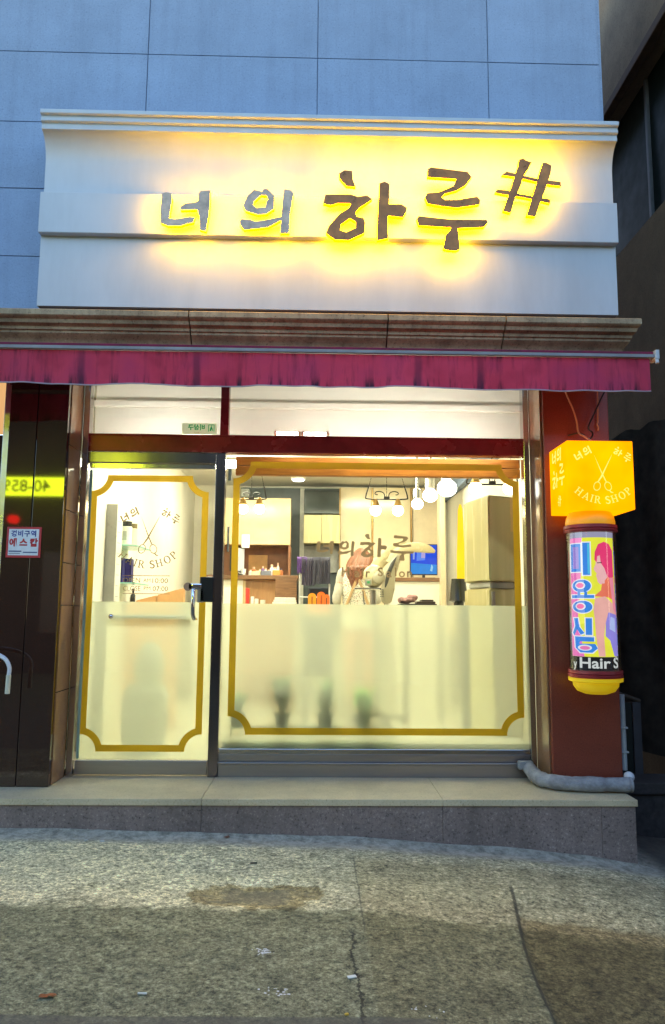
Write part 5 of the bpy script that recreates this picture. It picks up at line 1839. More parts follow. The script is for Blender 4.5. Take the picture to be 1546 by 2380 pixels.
# big khaki cabinet near the glass on the right
cab = thing('tall_cabinet', 'big khaki corner cabinet standing close to the window on the right', 'cabinet', (1.6, 6.6, FLOOR_Z))
kc = [(1.488, 6.42), (1.755, 6.55), (1.92, 7.15), (1.38, 6.98)]
zt2 = P(1141, 1149, 6.42).z
zm1, zm0 = P(1141, 1350, 6.42).z, P(1141, 1366, 6.42).z
for nm, z0, z1, ins, m_ in (('upper_unit', zm1, zt2, 0, m_beige2), ('open_shelf', zm0, zm1, .03, mat('grey_shelf', (.42, .42, .38), .4)), ('lower_unit', FLOOR_Z, zm0, 0, m_beige2)):
    c0 = (sum(p[0] for p in kc) / 4, sum(p[1] for p in kc) / 4)
    q = [(c0[0] + (p[0] - c0[0]) * (1 - ins * 4), c0[1] + (p[1] - c0[1]) * (1 - ins * 4)) for p in kc]
    b = MB(); b.xy(q, z0 + .001, z1 - .001)
    bmesh.ops.bevel(b.bm, geom=list(b.bm.edges), offset=.012, segments=2, affect='EDGES')
    b.build(nm, m_, cab)
b = MB(); x0, x1, z0, z1 = rect(1180, 1360, 1192, 1400, 6.42); 
b.box(1.50, 1.53, 6.405, 6.43, zm0 - .30, zm0 - .03, .004); b.build('handle', m_brushed, cab)

# left wall seen through the door: shelf unit with products, switch, tan partition
su = thing('shelf_unit', 'slim grey and white shelf unit with glass shelves on the left wall behind the door', 'shelf', (-1.9, 7.2, FLOOR_Z))
_, _, _, ztu = rect(245, 1171, 272, 1200, 7.0)
b = MB(); b.box(-1.949, -1.85, 7.0, 7.012, FLOOR_Z, ztu, .002); b.build('front_panel', mat('grey_panel', (.46, .46, .40), .3, 0, .06), su)
b = MB(); b.box(-1.949, -1.853, 7.0125, 7.22, FLOOR_Z, ztu - .004, .003); b.build('upright', m_white, su)
b = MB()
for k in range(9): b.box(-1.8525, -1.8515, 7.05, 7.15, 1.46 + k * .10, 1.466 + k * .10)
b.build('slot', mat('slot_grey', (.35, .35, .36), .5), su)
sz1 = P(300, 1272, 7.6).z; sz2 = P(300, 1356, 7.6).z
for z in (sz1, sz2):
    b = MB(); b.box(-1.949, -1.72, 7.225, 7.85, z - .012, z, .003)
    b.build('glass_shelf', mat('sea_green_glass', (.30, .62, .50), .1, 0, .1, emit=(.2, .6, .45), estr=.12), su)
for k, (x, y, h, lab) in enumerate(((-1.885, 7.50, .25, 'white bottle with black cap at the front of the upper glass shelf'), (-1.86, 7.62, .24, 'cream bottle with gold black cap behind it on the upper glass shelf'))):
    t = thing('bottle', lab, 'bottle', (x, y, sz1 + .0005), 'bottles on the glass shelf')
    b = MB(); b.lathe([(.055, sz1 + .0005), (.055, sz1 + h * .78), (.05, sz1 + h * .8)], x, y, 20); b.build('flask', mat('flask_%d' % k, ((.75, .74, .68), (.70, .64, .46))[k], .3), t, True)
    b = MB(); b.lathe([(.052, sz1 + h * .8), (.052, sz1 + h), (0, sz1 + h)], x, y, 20); b.build('cap', mat('cap_sh%d' % k, ((.015, .015, .015), (.16, .12, .05))[k], .25), t, True)
    b = MB(); b.lathe([(.0562, sz1 + .06), (.0562, sz1 + h * .6)], x, y, 20, PI * 1.05, PI * 1.6); b.build('printed_label', mat('label_grey', (.35, .34, .30), .5), t, True)
for k, (x, y, lab) in enumerate(((-1.90, 7.34, 'dark blue hair product box at the front of the lower glass shelf'), (-1.855, 7.50, 'second dark blue hair product box on the lower glass shelf'))):
    b = MB(); b.box(x - .035, x + .045, y - .05, y + .05, sz2 + .0005, sz2 + .24, .004)
    o = tag(b.build('product_box', mat('navy_box', (.012, .012, .14), .35), None), lab, 'box')
    b = MB(); b.box(x - .02, x + .03, y - .0515, y - .0505, sz2 + .05, sz2 + .2); b.build('printed_label', mat('indigo_label', (.06, .04, .25), .4), o)
b = MB(); p_ = P(292, 1396, 8.0)
b.lathe([(.03, p_.z - .1), (.03, p_.z + .04), (.012, p_.z + .06), (.018, p_.z + .11)], p_.x, 8.0, 14); b.lathe([(.026, p_.z - .1), (.026, p_.z + .06), (.01, p_.z + .08), (.015, p_.z + .13)], p_.x + .065, 8.05, 14)
pb_ = b.build('pump_bottle', m_black, None, True)
tag(pb_, 'pair of joined small black pump bottles just above the film at the lower left', 'bottle')
b = MB(); sw_ = P(222, 1320, 6.3)
b.box(-1.949, -1.935, 6.22, 6.30, sw_.z - .10, sw_.z + .06, .004)
sw = tag(b.build('light_switch', mat('switch_ivory', (.84, .82, .70), .4), None), 'ivory light switch plate on the left wall behind the door', 'switch')
b = MB(); b.box(-1.934, -1.930, 6.245, 6.275, sw_.z - .05, sw_.z + .01, .001); b.build('rocker', mat('switch_line', (.6, .58, .5), .4), sw)
Yt = 8.3
pa = [P(px, py, Yt) for px, py in ((300, 1399), (364, 1383), (365, 1440), (300, 1440))]
pb = [P(px, py, Yt) for px, py in ((365.5, 1382.6), (427, 1366), (427, 1440), (366.5, 1440))]
t = thing('bench_back', 'tan padded bench back with a sloping top behind the door glass', 'bench', (-1.5, Yt + .1, FLOOR_Z))
m_tan = mat('tan_leather', (.62, .34, .14), .45, 0, .06, 6)
for q in (pa, pb):
    b = MB(); b.xz([(p.x, p.z) for p in q[:2]] + [(q[2].x, FLOOR_Z), (q[3].x, FLOOR_Z)], Yt, Yt + .12)
    bmesh.ops.bevel(b.bm, geom=list(b.bm.edges), offset=.006, segments=2, affect='EDGES')
    b.build('cushion', m_tan, t)
# dark stool right behind the door film
t = thing('floor_basket', 'grey rounded shape blurred behind the frosted door, like a tall covered basket', 'basket', (-1.42, 6.75, FLOOR_Z))
b = MB(); b.lathe([(.17, FLOOR_Z), (.20, FLOOR_Z + .25), (.19, FLOOR_Z + .48), (.15, FLOOR_Z + .56), (.0, FLOOR_Z + .56)], -1.44, 6.75, 24); b.build('body', mat('grey_basket', (.30, .32, .28), .8, 0, .2, 12), t, True)
b = MB(); b.ball((-1.42, 6.77, FLOOR_Z + .70), (.13, .12, .22), 18); b.build('folded_cover', mat('grey_green_cover', (.42, .46, .40), .9, 0, .2, 10), t, True)

# ---- pendants
m_bulb = glow('warm_bulb', (1.0, 0.80, 0.45), 14.0, .02)


def pendant(pxs, py, Y, pz_frame, label, spread):
    c0 = P(sum(pxs) / len(pxs), py, Y)
    fz = P(pxs[0], pz_frame, Y).z
    t = thing('pendant_lamp', label, 'pendant lamp', (c0.x, Y, ROOM_Z), 'iron scroll pendant lamps')
    b = MB()
    hw = spread * Y / FPX
    b.tube(smooth_path([(c0.x - hw * .85, Y, fz + .16), (c0.x - hw, Y, fz + .03), (c0.x - hw * .9, Y, fz), (c0.x, Y, fz - .005), (c0.x + hw * .9, Y, fz), (c0.x + hw, Y, fz + .03), (c0.x + hw * .85, Y, fz + .16)]), .008, 8)
    for sgn in (-1, 1):
        sc_ = [(c0.x + sgn * (.02 + .0 * k), Y, fz + .02) for k in range(1)]
        for k in range(22):
            a = k / 21 * 4.6
            r = hw * .30 * (1 - k / 26)
            sc_.append((c0.x + sgn * (hw * .42 + r * math.cos(PI - a)), Y, fz + .06 + r * .55 * math.sin(a)))
        b.tube(sc_, .006, 6)
    b.box(c0.x - .035, c0.x + .035, Y - .012, Y + .012, fz - .012, fz + .03, .003)
    b.build('iron_scroll', m_iron, t, True)
    b = MB()
    for dx in (-hw * .85, 0, hw * .85):
        n_ = 14
        z0 = fz + (.16 if dx else .02)
        for k in range(n_):
            z = z0 + (ROOM_Z - .03 - z0) * k / n_
            z2 = z0 + (ROOM_Z - .03 - z0) * (k + .8) / n_
            xx = c0.x + dx * (1 - .55 * k / n_)
            b.tube([(xx, Y, z), (xx - dx * .04, Y, z2)], .0035, 5)
    b.lathe([(.07, ROOM_Z - .03), (.07, ROOM_Z - .001)], c0.x, Y, 16)
    b.build('chain', m_iron, t)
    for px in pxs:
        p_ = P(px, py, Y)
        b = MB()
        b.lathe([(.012, fz - .01), (.016, p_.z + .14), (.030, p_.z + .12), (.040, p_.z + .085), (.050, p_.z + .055), (.046, p_.z + .05), (.02, p_.z + .06)], p_.x, Y, 18)
        so = b.build('socket', m_brass, t, True)
        b = MB(); b.ball((p_.x, Y, p_.z), .068, 18); b.build('bulb', m_bulb, so, True)
    return t


pendant((565, 603), 1182, 9.4, 1159, 'iron pendant lamp with two round bulbs at the left, before the beige panel', 34)
pendant((873, 925), 1186, 8.9, 1159, 'iron scroll pendant lamp with two round bulbs in the middle of the window', 49)
pendant((1105, 1184), 1134, 7.55, 1124, 'pendant lamp mostly hidden behind the top of the khaki cabinet', 60)

# ---- bright globe spots on a ceiling track
m_globe = glow('cool_globe', (1.0, 0.95, 0.82), 11.0, .02)
for k, (px, py, Y, r, lab) in enumerate(((970, 1171, 8.9, .066, 'lowest and smallest of the three bright globes right of the pendant'), (1000, 1151, 7.9, .074, 'middle one of the three bright globes'), (1039, 1134, 7.0, .086, 'largest and highest bright globe next to the khaki cabinet'))):
    p_ = P(px, py, Y)
    t = thing('globe_lamp', lab, 'lamp', (p_.x, Y, ROOM_Z), 'bright globe lamps on the ceiling')
    b = MB(); b.ball((p_.x, Y, p_.z), (r * 1.08, r, r * .96), 20); b.build('globe', m_globe, t, True)
    b = MB(); b.lathe([(.018, ROOM_Z - .01), (.018, p_.z + r + .12), (.05, p_.z + r + .10), (.055, p_.z + r * .93)], p_.x, Y, 16); b.build('stem', m_chrome, t, True)
    b = MB(); b.lathe([(.06, ROOM_Z - .02), (.06, ROOM_Z - .001)], p_.x, Y, 16); b.build('ceiling_rose', m_chrome, t, True)

# ---- plants on the sill right behind the film
t = thing('plant_shelf', 'thin clear shelf just inside the frosted window carrying the row of plants', 'shelf', (0.0, 6.05, 0.45))
b = MB(); b.box(-0.66, 0.62, 5.925, 6.10, 0.550, 0.56, .002); b.build('board', clear_glass('shelf_glass', (0.9, 0.97, 0.93), 0.6), t)
for x in (-0.64, -0.02, 0.60):
    b = MB(); b.tube([(x, 6.03, 0.4505), (x, 6.03, 0.549)], .006, 8); b.build('bracket', m_white, t)


def plant(px, pyt, pyb, Y, n_, col, label, lw, pot_col, spread, up):
    p0 = P(px, pyb, Y)
    zs = 0.5605
    hp = .105
    t = thing('potted_plant', label, 'plant', (p0.x, Y, zs), 'potted plants behind the frosted film')
    b = MB(); b.lathe([(.045, zs), (.060, zs + hp), (.065, zs + hp), (.065, zs + hp - .02), (.05, zs + hp - .02), (0, zs + hp - .02)], p0.x, Y, 18)
    b.build('pot', mat('pot_%.2f' % pot_col[0], pot_col, .6), t, True)
    ztop = P(px, pyt, Y).z
    rnd = random.Random(int(px))
    b = MB()
    for k in range(n_):
        a = rnd.uniform(0, 2 * PI)
        h = zs + hp + (ztop - zs - hp) * rnd.uniform(.25, 1.0)
        rr = spread * rnd.uniform(.3, 1.0)
        d = Vector((math.cos(a), math.sin(a) * .35 - .12, 0))
        base = Vector((p0.x, Y, zs + hp - .02)) + d * .01
        tip = Vector((p0.x, Y, h)) + d * rr
        mid = (base + tip) / 2 + Vector((0, 0, up * .06)) + d * .01
        sidev = Vector((-d.y, d.x, 0)).normalized() * lw
        v = [b.bm.verts.new(q) for q in (base, mid - sidev + Vector((0, 0, .01)), tip, mid + sidev)]
        vm = b.bm.verts.new(mid - Vector((0, 0, .008)))
        for i in range(4): b.bm.faces.new((v[i], v[(i + 1) % 4], vm))
    b.build('foliage', tape('leaf_%.3f' % col[1], col, [min(.9, c * 2.4) for c in col], .5), t)


plant(553, 1600, 1690, 5.975, 52, (.05, .22, .04), 'small dark plant at the lower left corner behind the frosted window', .012, (.16, .17, .14), .08, .5)
plant(656, 1562, 1690, 5.975, 80, (.02, .13, .035), 'dark drooping plant in a dark pot, second from the left behind the film', .03, (.12, .13, .14), .11, 1.2)
plant(755, 1570, 1690, 5.975, 70, (.05, .22, .07), 'upright grey green plant, third from the left behind the film', .02, (.14, .15, .14), .085, .4)
plant(845, 1588, 1690, 5.975, 84, (.17, .52, .02), 'fresh bright green plant, right one behind the film', .022, (.18, .19, .16), .11, .6)

# ------------------------------------------------------------------ hair steamer machine
MY = 8.7
cs = lambda x, y, Y=MY: P((980 + x / 3.514) * KSRC, (1660 + y / 3.514) * KSRC, Y)
hs = thing('hair_processor', 'beige hair heating machine with curved arms on a stand in front of the woman', 'hair machine', (cs(740, 900).x, MY, FLOOR_Z))
m_mach = mat('beige_machine_plastic', (.58, .50, .30), .25, 0, .06, 5)
m_mach2 = mat('grey_beige_plastic', (.40, .36, .25), .3, 0, .08, 5)


def arm(name, pts, radii, m_, Y=MY, flat=.45, par=None):
    b = MB()
    path = smooth_path([cs(x, y, Y + dy) for x, y, dy in pts], 5)
    n_ = len(path)
    rr = []
    for i in range(n_):
        f = i / (n_ - 1) * (len(radii) - 1)
        k = min(int(f), len(radii) - 2)
        rr.append((radii[k] + (radii[k + 1] - radii[k]) * (f - k)) * MY / FPX / 3.514 * KSRC)
    b.tube(path, rr, 18, 1.0, True, flat)
    return b.build(name, m_, par or hs, True)


arm('curved_arm', [(735, 560, 0), (800, 480, .02), (900, 380, .04), (1000, 310, .05), (1090, 225, .06)], [45, 75, 72, 60, 30], m_mach, MY + .06)
arm('curved_arm', [(930, 480, -.02), (1010, 370, -.03), (1120, 310, -.02), (1250, 300, 0), (1360, 320, .02), (1432, 350, .03)], [50, 62, 55, 60, 48, 16], m_mach, MY - .05)
lw_ = arm('curved_arm', [(1030, 390, 0), (975, 500, -.02), (930, 620, -.03), (905, 760, -.02), (890, 900, 0), (890, 935, 0)], [30, 58, 66, 80, 62, 12], m_mach2, MY - .10)
arm('heater_slot', [(1000, 410, 0), (955, 490, 0), (915, 590, 0), (890, 690, 0), (875, 750, 0)], [4, 22, 24, 18, 5], mat('dark_heater', (.05, .05, .045), .3), MY - .165, .4, lw_)
b = MB()
for k in range(5):
    for q in (0, 1):
        c_ = cs(825 + q * 24, 770 + k * 20, MY - .17)
        b.ball(c_, (.010, .012, .006), 8)
b.build('vent', MATS['dark_heater'], lw_, True)
b = MB(); c_ = cs(745, 625, MY - .06); b.ball(c_, (.125, .11, .135), 22); b.build('motor_housing', m_mach, hs, True)
b = MB()
c_ = cs(800, 640, MY - .16); b.ball(c_, (.075, .04, .075), 18); b.build('dial', m_mach2, hs, True)
b = MB(); c_ = cs(690, 690, MY - .17); b.box(c_.x - .04, c_.x + .035, c_.y - .01, c_.y + .05, c_.z - .04, c_.z + .035, .008)
cp = b.build('control_panel', mat('grey_control', (.26, .25, .20), .4), hs)
b = MB(); b.box(c_.x - .018, c_.x + .012, c_.y - .013, c_.y - .0105, c_.z - .015, c_.z + .012, .001); b.build('display', mat('green_display', (.02, .16, .05), .3, emit=(.02, .3, .08), estr=.5), cp)
b = MB(); c_ = cs(720, 762, MY); b.box(c_.x - .20, c_.x + .18, MY - .14, MY + .10, c_.z - .012, c_.z + .006, .005); b.build('tray', m_chrome, hs)
b = MB(); c_ = cs(740, 780, MY)
b.tube([(c_.x, MY, FLOOR_Z + .08), (c_.x, MY, c_.z)], .034, 14); b.build('pole', m_brushed, hs, True)
b = MB()
b.tube(smooth_path([(c_.x - .12, MY - .03, c_.z - .01), (c_.x - .10, MY - .05, c_.z - .18), (c_.x - .02, MY - .04, c_.z - .33)]), .006, 8)
b.tube(smooth_path([(c_.x + .12, MY - .03, c_.z - .01), (c_.x + .12, MY - .05, c_.z - .2), (c_.x + .03, MY - .04, c_.z - .34)]), .006, 8)
b.build('cable', m_bcable, hs, True)
for k in range(5):
    a = 2 * PI * k / 5
    b = MB(); b.tube([(c_.x, MY, FLOOR_Z + .10), (c_.x + .30 * math.cos(a), MY + .30 * math.sin(a), FLOOR_Z + .06)], .02, 8)
    b.ball((c_.x + .30 * math.cos(a), MY + .30 * math.sin(a), FLOOR_Z + .03), .03, 10); b.build('castor_leg', m_iron, hs, True)

# ------------------------------------------------------------------ the hairdresser, seen from behind
PY_ = 9.75
pc = lambda x, y, Y=PY_: P((980 + x / 3.514) * KSRC, (1660 + y / 3.514) * KSRC, Y)
person = thing('person', 'woman with long reddish hair seen from behind in speckled white top with apron straps', 'person', (pc(560, 900).x, PY_, FLOOR_Z))
X0 = pc(560, 640).x
zs_ = pc(560, 560).z          # shoulder height
hz_ = pc(620, 400).z
J = {}
V, E_, Rr = [], [], []


def jn(name, co, r, frm=None):
    J[name] = len(V); V.append(co); Rr.append(r)
    if frm: E_.append((J[frm], J[name]))


base = FLOOR_Z
jn('pelvis', (X0, PY_, base + 1.05), (.17, .13))
jn('waist', (X0 + .01, PY_ + .01, base + 1.22), (.145, .11), 'pelvis')
jn('chest', (X0 + .01, PY_ + .03, zs_ - .16), (.17, .12), 'waist')
jn('neckbase', (X0 + .015, PY_ + .05, zs_ + .0), (.085, .075), 'chest')
jn('neck', (X0 + .035, PY_ + .10, zs_ + .07), (.058, .058), 'neckbase')
jn('head0', (X0 + .055, PY_ + .15, zs_ + .10), (.085, .095), 'neck')
jn('head1', (X0 + .065, PY_ + .17, zs_ + .19), (.092, .105), 'head0')
jn('crown', (X0 + .065, PY_ + .17, zs_ + .25), (.05, .06), 'head1')
for sgn, tag_ in ((-1, 'l'), (1, 'r')):
    jn('sh' + tag_, (X0 + sgn * .19, PY_ + .03, zs_ - .045), (.072, .07), 'neckbase')
    jn('el' + tag_, (X0 + sgn * .265, PY_ - .01, zs_ - .36), (.052, .052), 'sh' + tag_)
    jn('wr' + tag_, (X0 + sgn * .235, PY_ + .20, zs_ - .50 + (.12 if sgn > 0 else 0)), (.034, .034), 'el' + tag_)
    jn('hip' + tag_, (X0 + sgn * .10, PY_, base + .96), (.12, .12), 'pelvis')
    jn('kn' + tag_, (X0 + sgn * .105, PY_ + .02, base + .54), (.075, .075), 'hip' + tag_)
    jn('an' + tag_, (X0 + sgn * .105, PY_ - .02, base + .10), (.045, .045), 'kn' + tag_)
    jn('toe' + tag_, (X0 + sgn * .12, PY_ + .16, base + .04), (.04, .032), 'an' + tag_)
    # hand: palm and five fingers
    wx, wy, wz = V[J['wr' + tag_]]
    jn('palm' + tag_, (wx - sgn * .005, wy + .07, wz - .012), (.036, .018), 'wr' + tag_)
    for k in range(4):
        ox = (k - 1.5) * .021
        ln = (.075, .088, .082, .062)[k]
        jn('k%d' % k + tag_, (wx + ox, wy + .105, wz - .014), (.0105, .0105), 'palm' + tag_)
        jn('m%d' % k + tag_, (wx + ox * 1.1, wy + .105 + ln * .55, wz - .022), (.0095, .0095), 'k%d' % k + tag_)
        jn('t%d' % k + tag_, (wx + ox * 1.1, wy + .105 + ln * .9, wz - .045), (.008, .008), 'm%d' % k + tag_)
    jn('th0' + tag_, (wx - sgn * .038, wy + .055, wz - .012), (.013, .013), 'palm' + tag_)
    jn('th1' + tag_, (wx - sgn * .055, wy + .095, wz - .03), (.010, .010), 'th0' + tag_)
me = bpy.data.meshes.new('person_body')
me.from_pydata(V, E_, [])
ob = bpy.data.objects.new('tmp_body', me)
C.objects.link(ob)
ob.modifiers.new('s', 'SKIN')
for i, r in enumerate(Rr):
    me.skin_vertices[0].data[i].radius = r
    me.skin_vertices[0].data[i].use_root = (i == 0)
sd = ob.modifiers.new('d', 'SUBSURF'); sd.levels = 2; sd.render_levels = 2
dg = bpy.context.evaluated_depsgraph_get()
me2 = bpy.data.meshes.new_from_object(ob.evaluated_get(dg))
bpy.data.objects.remove(ob)
b = MB(); b.bm.from_mesh(me2); bpy.data.meshes.remove(me2)
b.build('body', mat('skin', (.52, .28, .18), .55, 0, .06, 8), person, True, angle=180)


def speckle_cloth():
    m = bpy.data.materials.new('speckled_white_cloth')
    nt, out = nodes_of(m)
    bs = N(nt, 'ShaderNodeBsdfPrincipled', Roughness=0.9)
    tc = N(nt, 'ShaderNodeTexCoord')
    vo = N(nt, 'ShaderNodeTexVoronoi', Scale=55.0)
    nt.links.new(tc.outputs['Object'], vo.inputs['Vector'])
    r = ramp(nt, [(0.30, 1.0), (0.42, 0.0)])
    nt.links.new(vo.outputs['Distance'], r.inputs[0])
    sat = mixc(nt, 0.55, vo.outputs['Color'], (.35, .30, .12))
    nt.links.new(mixc(nt, r.outputs[0], (.78, .76, .66), mixc(nt, 1.0, sat, (.55, .5, .42), 'MULTIPLY')), bs.inputs['Base Color'])
    nt.links.new(bs.outputs[0], out.inputs[0])
    return m


# blouse: rings of ellipses round the trunk with soft folds
b = MB()
rows = [(zs_ + .055, .075, .075, .03), (zs_ + .02, .13, .09, .02), (zs_ - .03, .215, .115, .01), (zs_ - .10, .225, .135, .0), (zs_ - .22, .215, .15, -.01), (zs_ - .36, .195, .14, -.01),
        (zs_ - .46, .185, .135, -.01), (zs_ - .50, .20, .15, -.01), (zs_ - .58, .225, .165, -.01), (zs_ - .72, .245, .18, -.01)]
g = []
for j, (z, rx, ry, dy) in enumerate(rows):
    ring = []
    for i in range(48):
        a = 2 * PI * i / 48
        f = 1 + .035 * noise.noise((math.cos(a) * 2.2, math.sin(a) * 2.2, z * 5)) + (.03 * math.sin(a * 9 + j) if j > 5 else 0)
        ring.append(b.bm.verts.new((X0 + .01 + rx * f * math.cos(a), PY_ + .03 + dy + ry * f * math.sin(a), z + .008 * noise.noise((a * 3, j, 1)))))
    g.append(ring)
for j in range(len(g) - 1):
    for i in range(48): b.bm.faces.new((g[j][i], g[j][(i + 1) % 48], g[j + 1][(i + 1) % 48], g[j + 1][i]))
m_cl = speckle_cloth()
bmesh.ops.subdivide_edges(b.bm, edges=b.bm.edges[:], cuts=1, smooth=0.6, use_grid_fill=True)
b.build('blouse', m_cl, person, True, angle=180)
for sgn, tg in ((-1, 'l'), (1, 'r')):
    b = MB()
    s0, e0, w0 = Vector(V[J['sh' + tg]]), Vector(V[J['el' + tg]]), Vector(V[J['wr' + tg]])
    pth = smooth_path([s0 + Vector((-sgn * .04, 0, .03)), s0, s0.lerp(e0, .5), e0, e0.lerp(w0, .35)], 5)
    b.tube(pth, [(.070 - .020 * i / len(pth)) * (1 + .05 * math.sin(i * 1.9)) for i in range(len(pth))], 16)
    b.build('sleeve', mat('grey_white_sleeve', (.55, .54, .46), .9, 0, .15, 10), person, True)
# apron straps crossing to the waist tie
m_ap = mat('apron_beige', (.55, .38, .20), .8)
b = MB()
for sgn in (-1, 1):
    pts = []
    for k in range(8):
        f = k / 7
        x = X0 - sgn * .02 + sgn * .17 * f
        y = PY_ + .03 - .155 - .018 * math.sin(f * PI)
        pts.append((x, y + (.02 if f > .8 else 0), zs_ - .03 - .44 * f))
    b.tube(pts, .017, 8, .3)
b.tube([(X0 + .01 + .20 * math.cos(a), PY_ + .02 + .152 * math.sin(a), zs_ - .485) for a in (PI + PI * k / 16 for k in range(17))], .014, 8)
b.build('apron_strap', m_ap, person, True)
b = MB()
for k in range(2):
    b.tube(smooth_path([(X0 + .01, PY_ - .145, zs_ - .485), (X0 + .05 - .1 * k, PY_ - .17, zs_ - .46), (X0 + .09 - .16 * k, PY_ - .16, zs_ - .50), (X0 + .02, PY_ - .15, zs_ - .49)]), .010, 6, .5)
b.build('apron_bow', m_ap, person, True)
# hair: a cap of overlapping locks falling to one side
b = MB()
rnd = random.Random(3)
hc = Vector((X0 + .062, PY_ + .165, zs_ + .175))
for k in range(190):
    a = rnd.uniform(PI * .80, PI * 2.20)         # around the back of the head
    el_ = rnd.uniform(.05, 1.5)
    d = Vector((math.cos(a) * math.cos(el_), math.sin(a) * math.cos(el_), math.sin(el_)))
    st_ = hc + Vector((d.x * .112, d.y * .125, d.z * .125))
    out_ = hc + Vector((math.cos(a) * .128, math.sin(a) * .138, -.01))
    ln = rnd.uniform(.16, .40)
    f_ = (ln - .16) / .24
    p2 = out_ + Vector((-.035 + .03 * math.sin(k), -.10, -.10))
    endp = Vector((hc.x - .05 - .07 * f_ + (p2.x - hc.x + .03) * (.75 - .6 * f_) + .012 * math.sin(k * 1.7), PY_ - .115 - .03 * rnd.random(), hc.z - ln))
    mid2 = p2.lerp(endp, .5) + Vector((.025 * math.sin(k * 2.3), -.02, 0))
    pth = smooth_path([st_, out_ + Vector((0, 0, .02)), p2, mid2, endp], 4)
    n_ = len(pth)
    b.tube(pth, [(.013 + .006 * math.sin(PI * i / n_)) * (1 if i < n_ - 3 else (n_ - i) / 4) + .001 for i in range(n_)], 6, .6)
b.ball(hc + Vector((0, -.005, .005)), (.114, .124, .124), 20)
b.build('hair', mat('reddish_brown_hair', (.20, .066, .022), .42, 0, .55, 26, stretch=(7, 7, .8)), person, True)
# face (turned away from the street)
b = MB()
fc = Vector((X0 + .065, PY_ + .27, zs_ + .14))
b.ball(fc + Vector((0, .010, 0)), (.014, .02, .022), 10)
b.build('nose', MATS['skin'], person, True)
for sgn in (-1, 1):
    b = MB(); b.ball(fc + Vector((sgn * .035, -.004, .035)), (.013, .008, .007), 10)
    b.build('eye', mat('dark_eye', (.03, .02, .015), .2), person, True)
b = MB(); b.ball(fc + Vector((0, -.005, -.05)), (.024, .010, .008), 10)
b.build('mouth', mat('lips', (.40, .10, .09), .4), person, True)
for sgn in (-1, 1):
    b = MB(); b.ball((X0 + .065 + sgn * .10, PY_ + .165, zs_ + .14), (.012, .022, .034), 10)
    b.build('ear', MATS['skin'], person, True)

# ------------------------------------------------------------------ litter on the ground
def leaf(px, py, size, col, label, seed, rotz):
    p_ = PZ(px, py, -.02)
    z = ground_z(p_.x, p_.y)
    p_ = PZ(px, py, z)
    b = MB()
    out_ = []
    rnd = random.Random(seed)
    for k in range(14):
        a = 2 * PI * k / 14
        r = size * (.55 + .45 * abs(math.cos(a)) + .18 * rnd.uniform(-1, 1))
        out_.append((r * math.cos(a + rotz), r * .62 * math.sin(a + rotz)))
    c_ = b.bm.verts.new((p_.x, p_.y, ground_z(p_.x, p_.y) + .012))
    vs = [b.bm.verts.new((p_.x + u, p_.y + v, ground_z(p_.x + u, p_.y + v) + .006 + .014 * abs(noise.noise((u * 60, v * 60, seed))))) for u, v in out_]
    for k in range(14): b.bm.faces.new((c_, vs[k], vs[(k + 1) % 14]))
    tag(b.build('dry_leaf', mat('leaf_litter_%.2f' % col[0], col, .7, 0, .3, 60), None, True), label, 'leaf')


leaf(110, 2318, .034, (.30, .085, .022), 'crumpled orange brown dry leaf at the lower left of the pavement', 5, .4)
leaf(527, 1946, .028, (.27, .11, .06), 'small pinkish brown dry leaf against the foot of the step', 8, 1.2)


def scrap(name, px, py, w, d, h, rot, label, col=(.78, .77, .72), cat='litter'):
    p_ = PZ(px, py, -.03)
    p_ = PZ(px, py, ground_z(p_.x, p_.y))
    b = MB()
    b.box(-w / 2, w / 2, -d / 2, d / 2, 0, h, min(h, d) * .3, Matrix.Translation((p_.x, p_.y, ground_z(p_.x, p_.y) + .002)) @ Matrix.Rotation(rot, 4, 'Z'))
    for v in b.bm.verts: v.co += Vector((.004, .004, .001)) * noise.noise(v.co * 60)
    return tag(b.build(name, mat('scrap_%.2f_%.2f' % (col[0], col[2]), col, .7), None), label, cat)


scrap('paper_strip', 330, 2312, .038, .009, .006, .05, 'small white rolled paper strip on the lower left pavement')
scrap('paper_scrap', 818, 2272, .036, .022, .005, .3, 'white paper scrap lying on the crack in the pavement')
scrap('yellow_scrap', 806, 2360, .012, .012, .006, .3, 'tiny yellow crumb in the crack at the bottom edge', (.75, .45, .05))
scrap('pebble', 200, 1953, .022, .015, .010, .2, 'left one of two white pebbles below the step at the left', (.62, .60, .56), 'pebble')
scrap('pebble', 238, 1956, .028, .014, .008, -.2, 'right one of two white pebbles below the step at the left', (.60, .59, .55), 'pebble')
scrap('pebble', 973, 1953, .014, .012, .008, -.2, 'single white pebble below the middle of the step', (.64, .63, .60), 'pebble')
scrap('twig', 590, 2007, .040, .008, .007, .1, 'short dark twig on the pale concrete under the door', (.02, .016, .012), 'twig')


def spatter(px, py, n_, sp, label, seed):
    p_ = PZ(px, py, -.03)
    b = MB()
    rnd = random.Random(seed)
    for k in range(n_):
        x, y = p_.x + rnd.gauss(0, sp), p_.y + rnd.gauss(0, sp * .75)
        r = rnd.uniform(.002, .0065)
        ps = [(x + r * rnd.uniform(.6, 1.4) * math.cos(a), y + r * rnd.uniform(.6, 1.3) * math.sin(a)) for a in (2 * PI * q / 7 for q in range(7))]
        vs = [b.bm.verts.new((u, v, ground_z(u, v) + .003)) for u, v in ps]
        b.bm.faces.new(vs)
    tag(b.build('white_spatter', mat('bird_lime', (.72, .72, .74), .8), None), label, 'spatter')


spatter(612, 2207, 42, .020, 'dense white spatter left of the crack on the pavement', 2)
spatter(640, 2300, 20, .030, 'thin white spatter nearer the street, left of the crack', 3)
spatter(990, 2330, 8, .05, 'few white specks at the bottom right of the crack', 4)

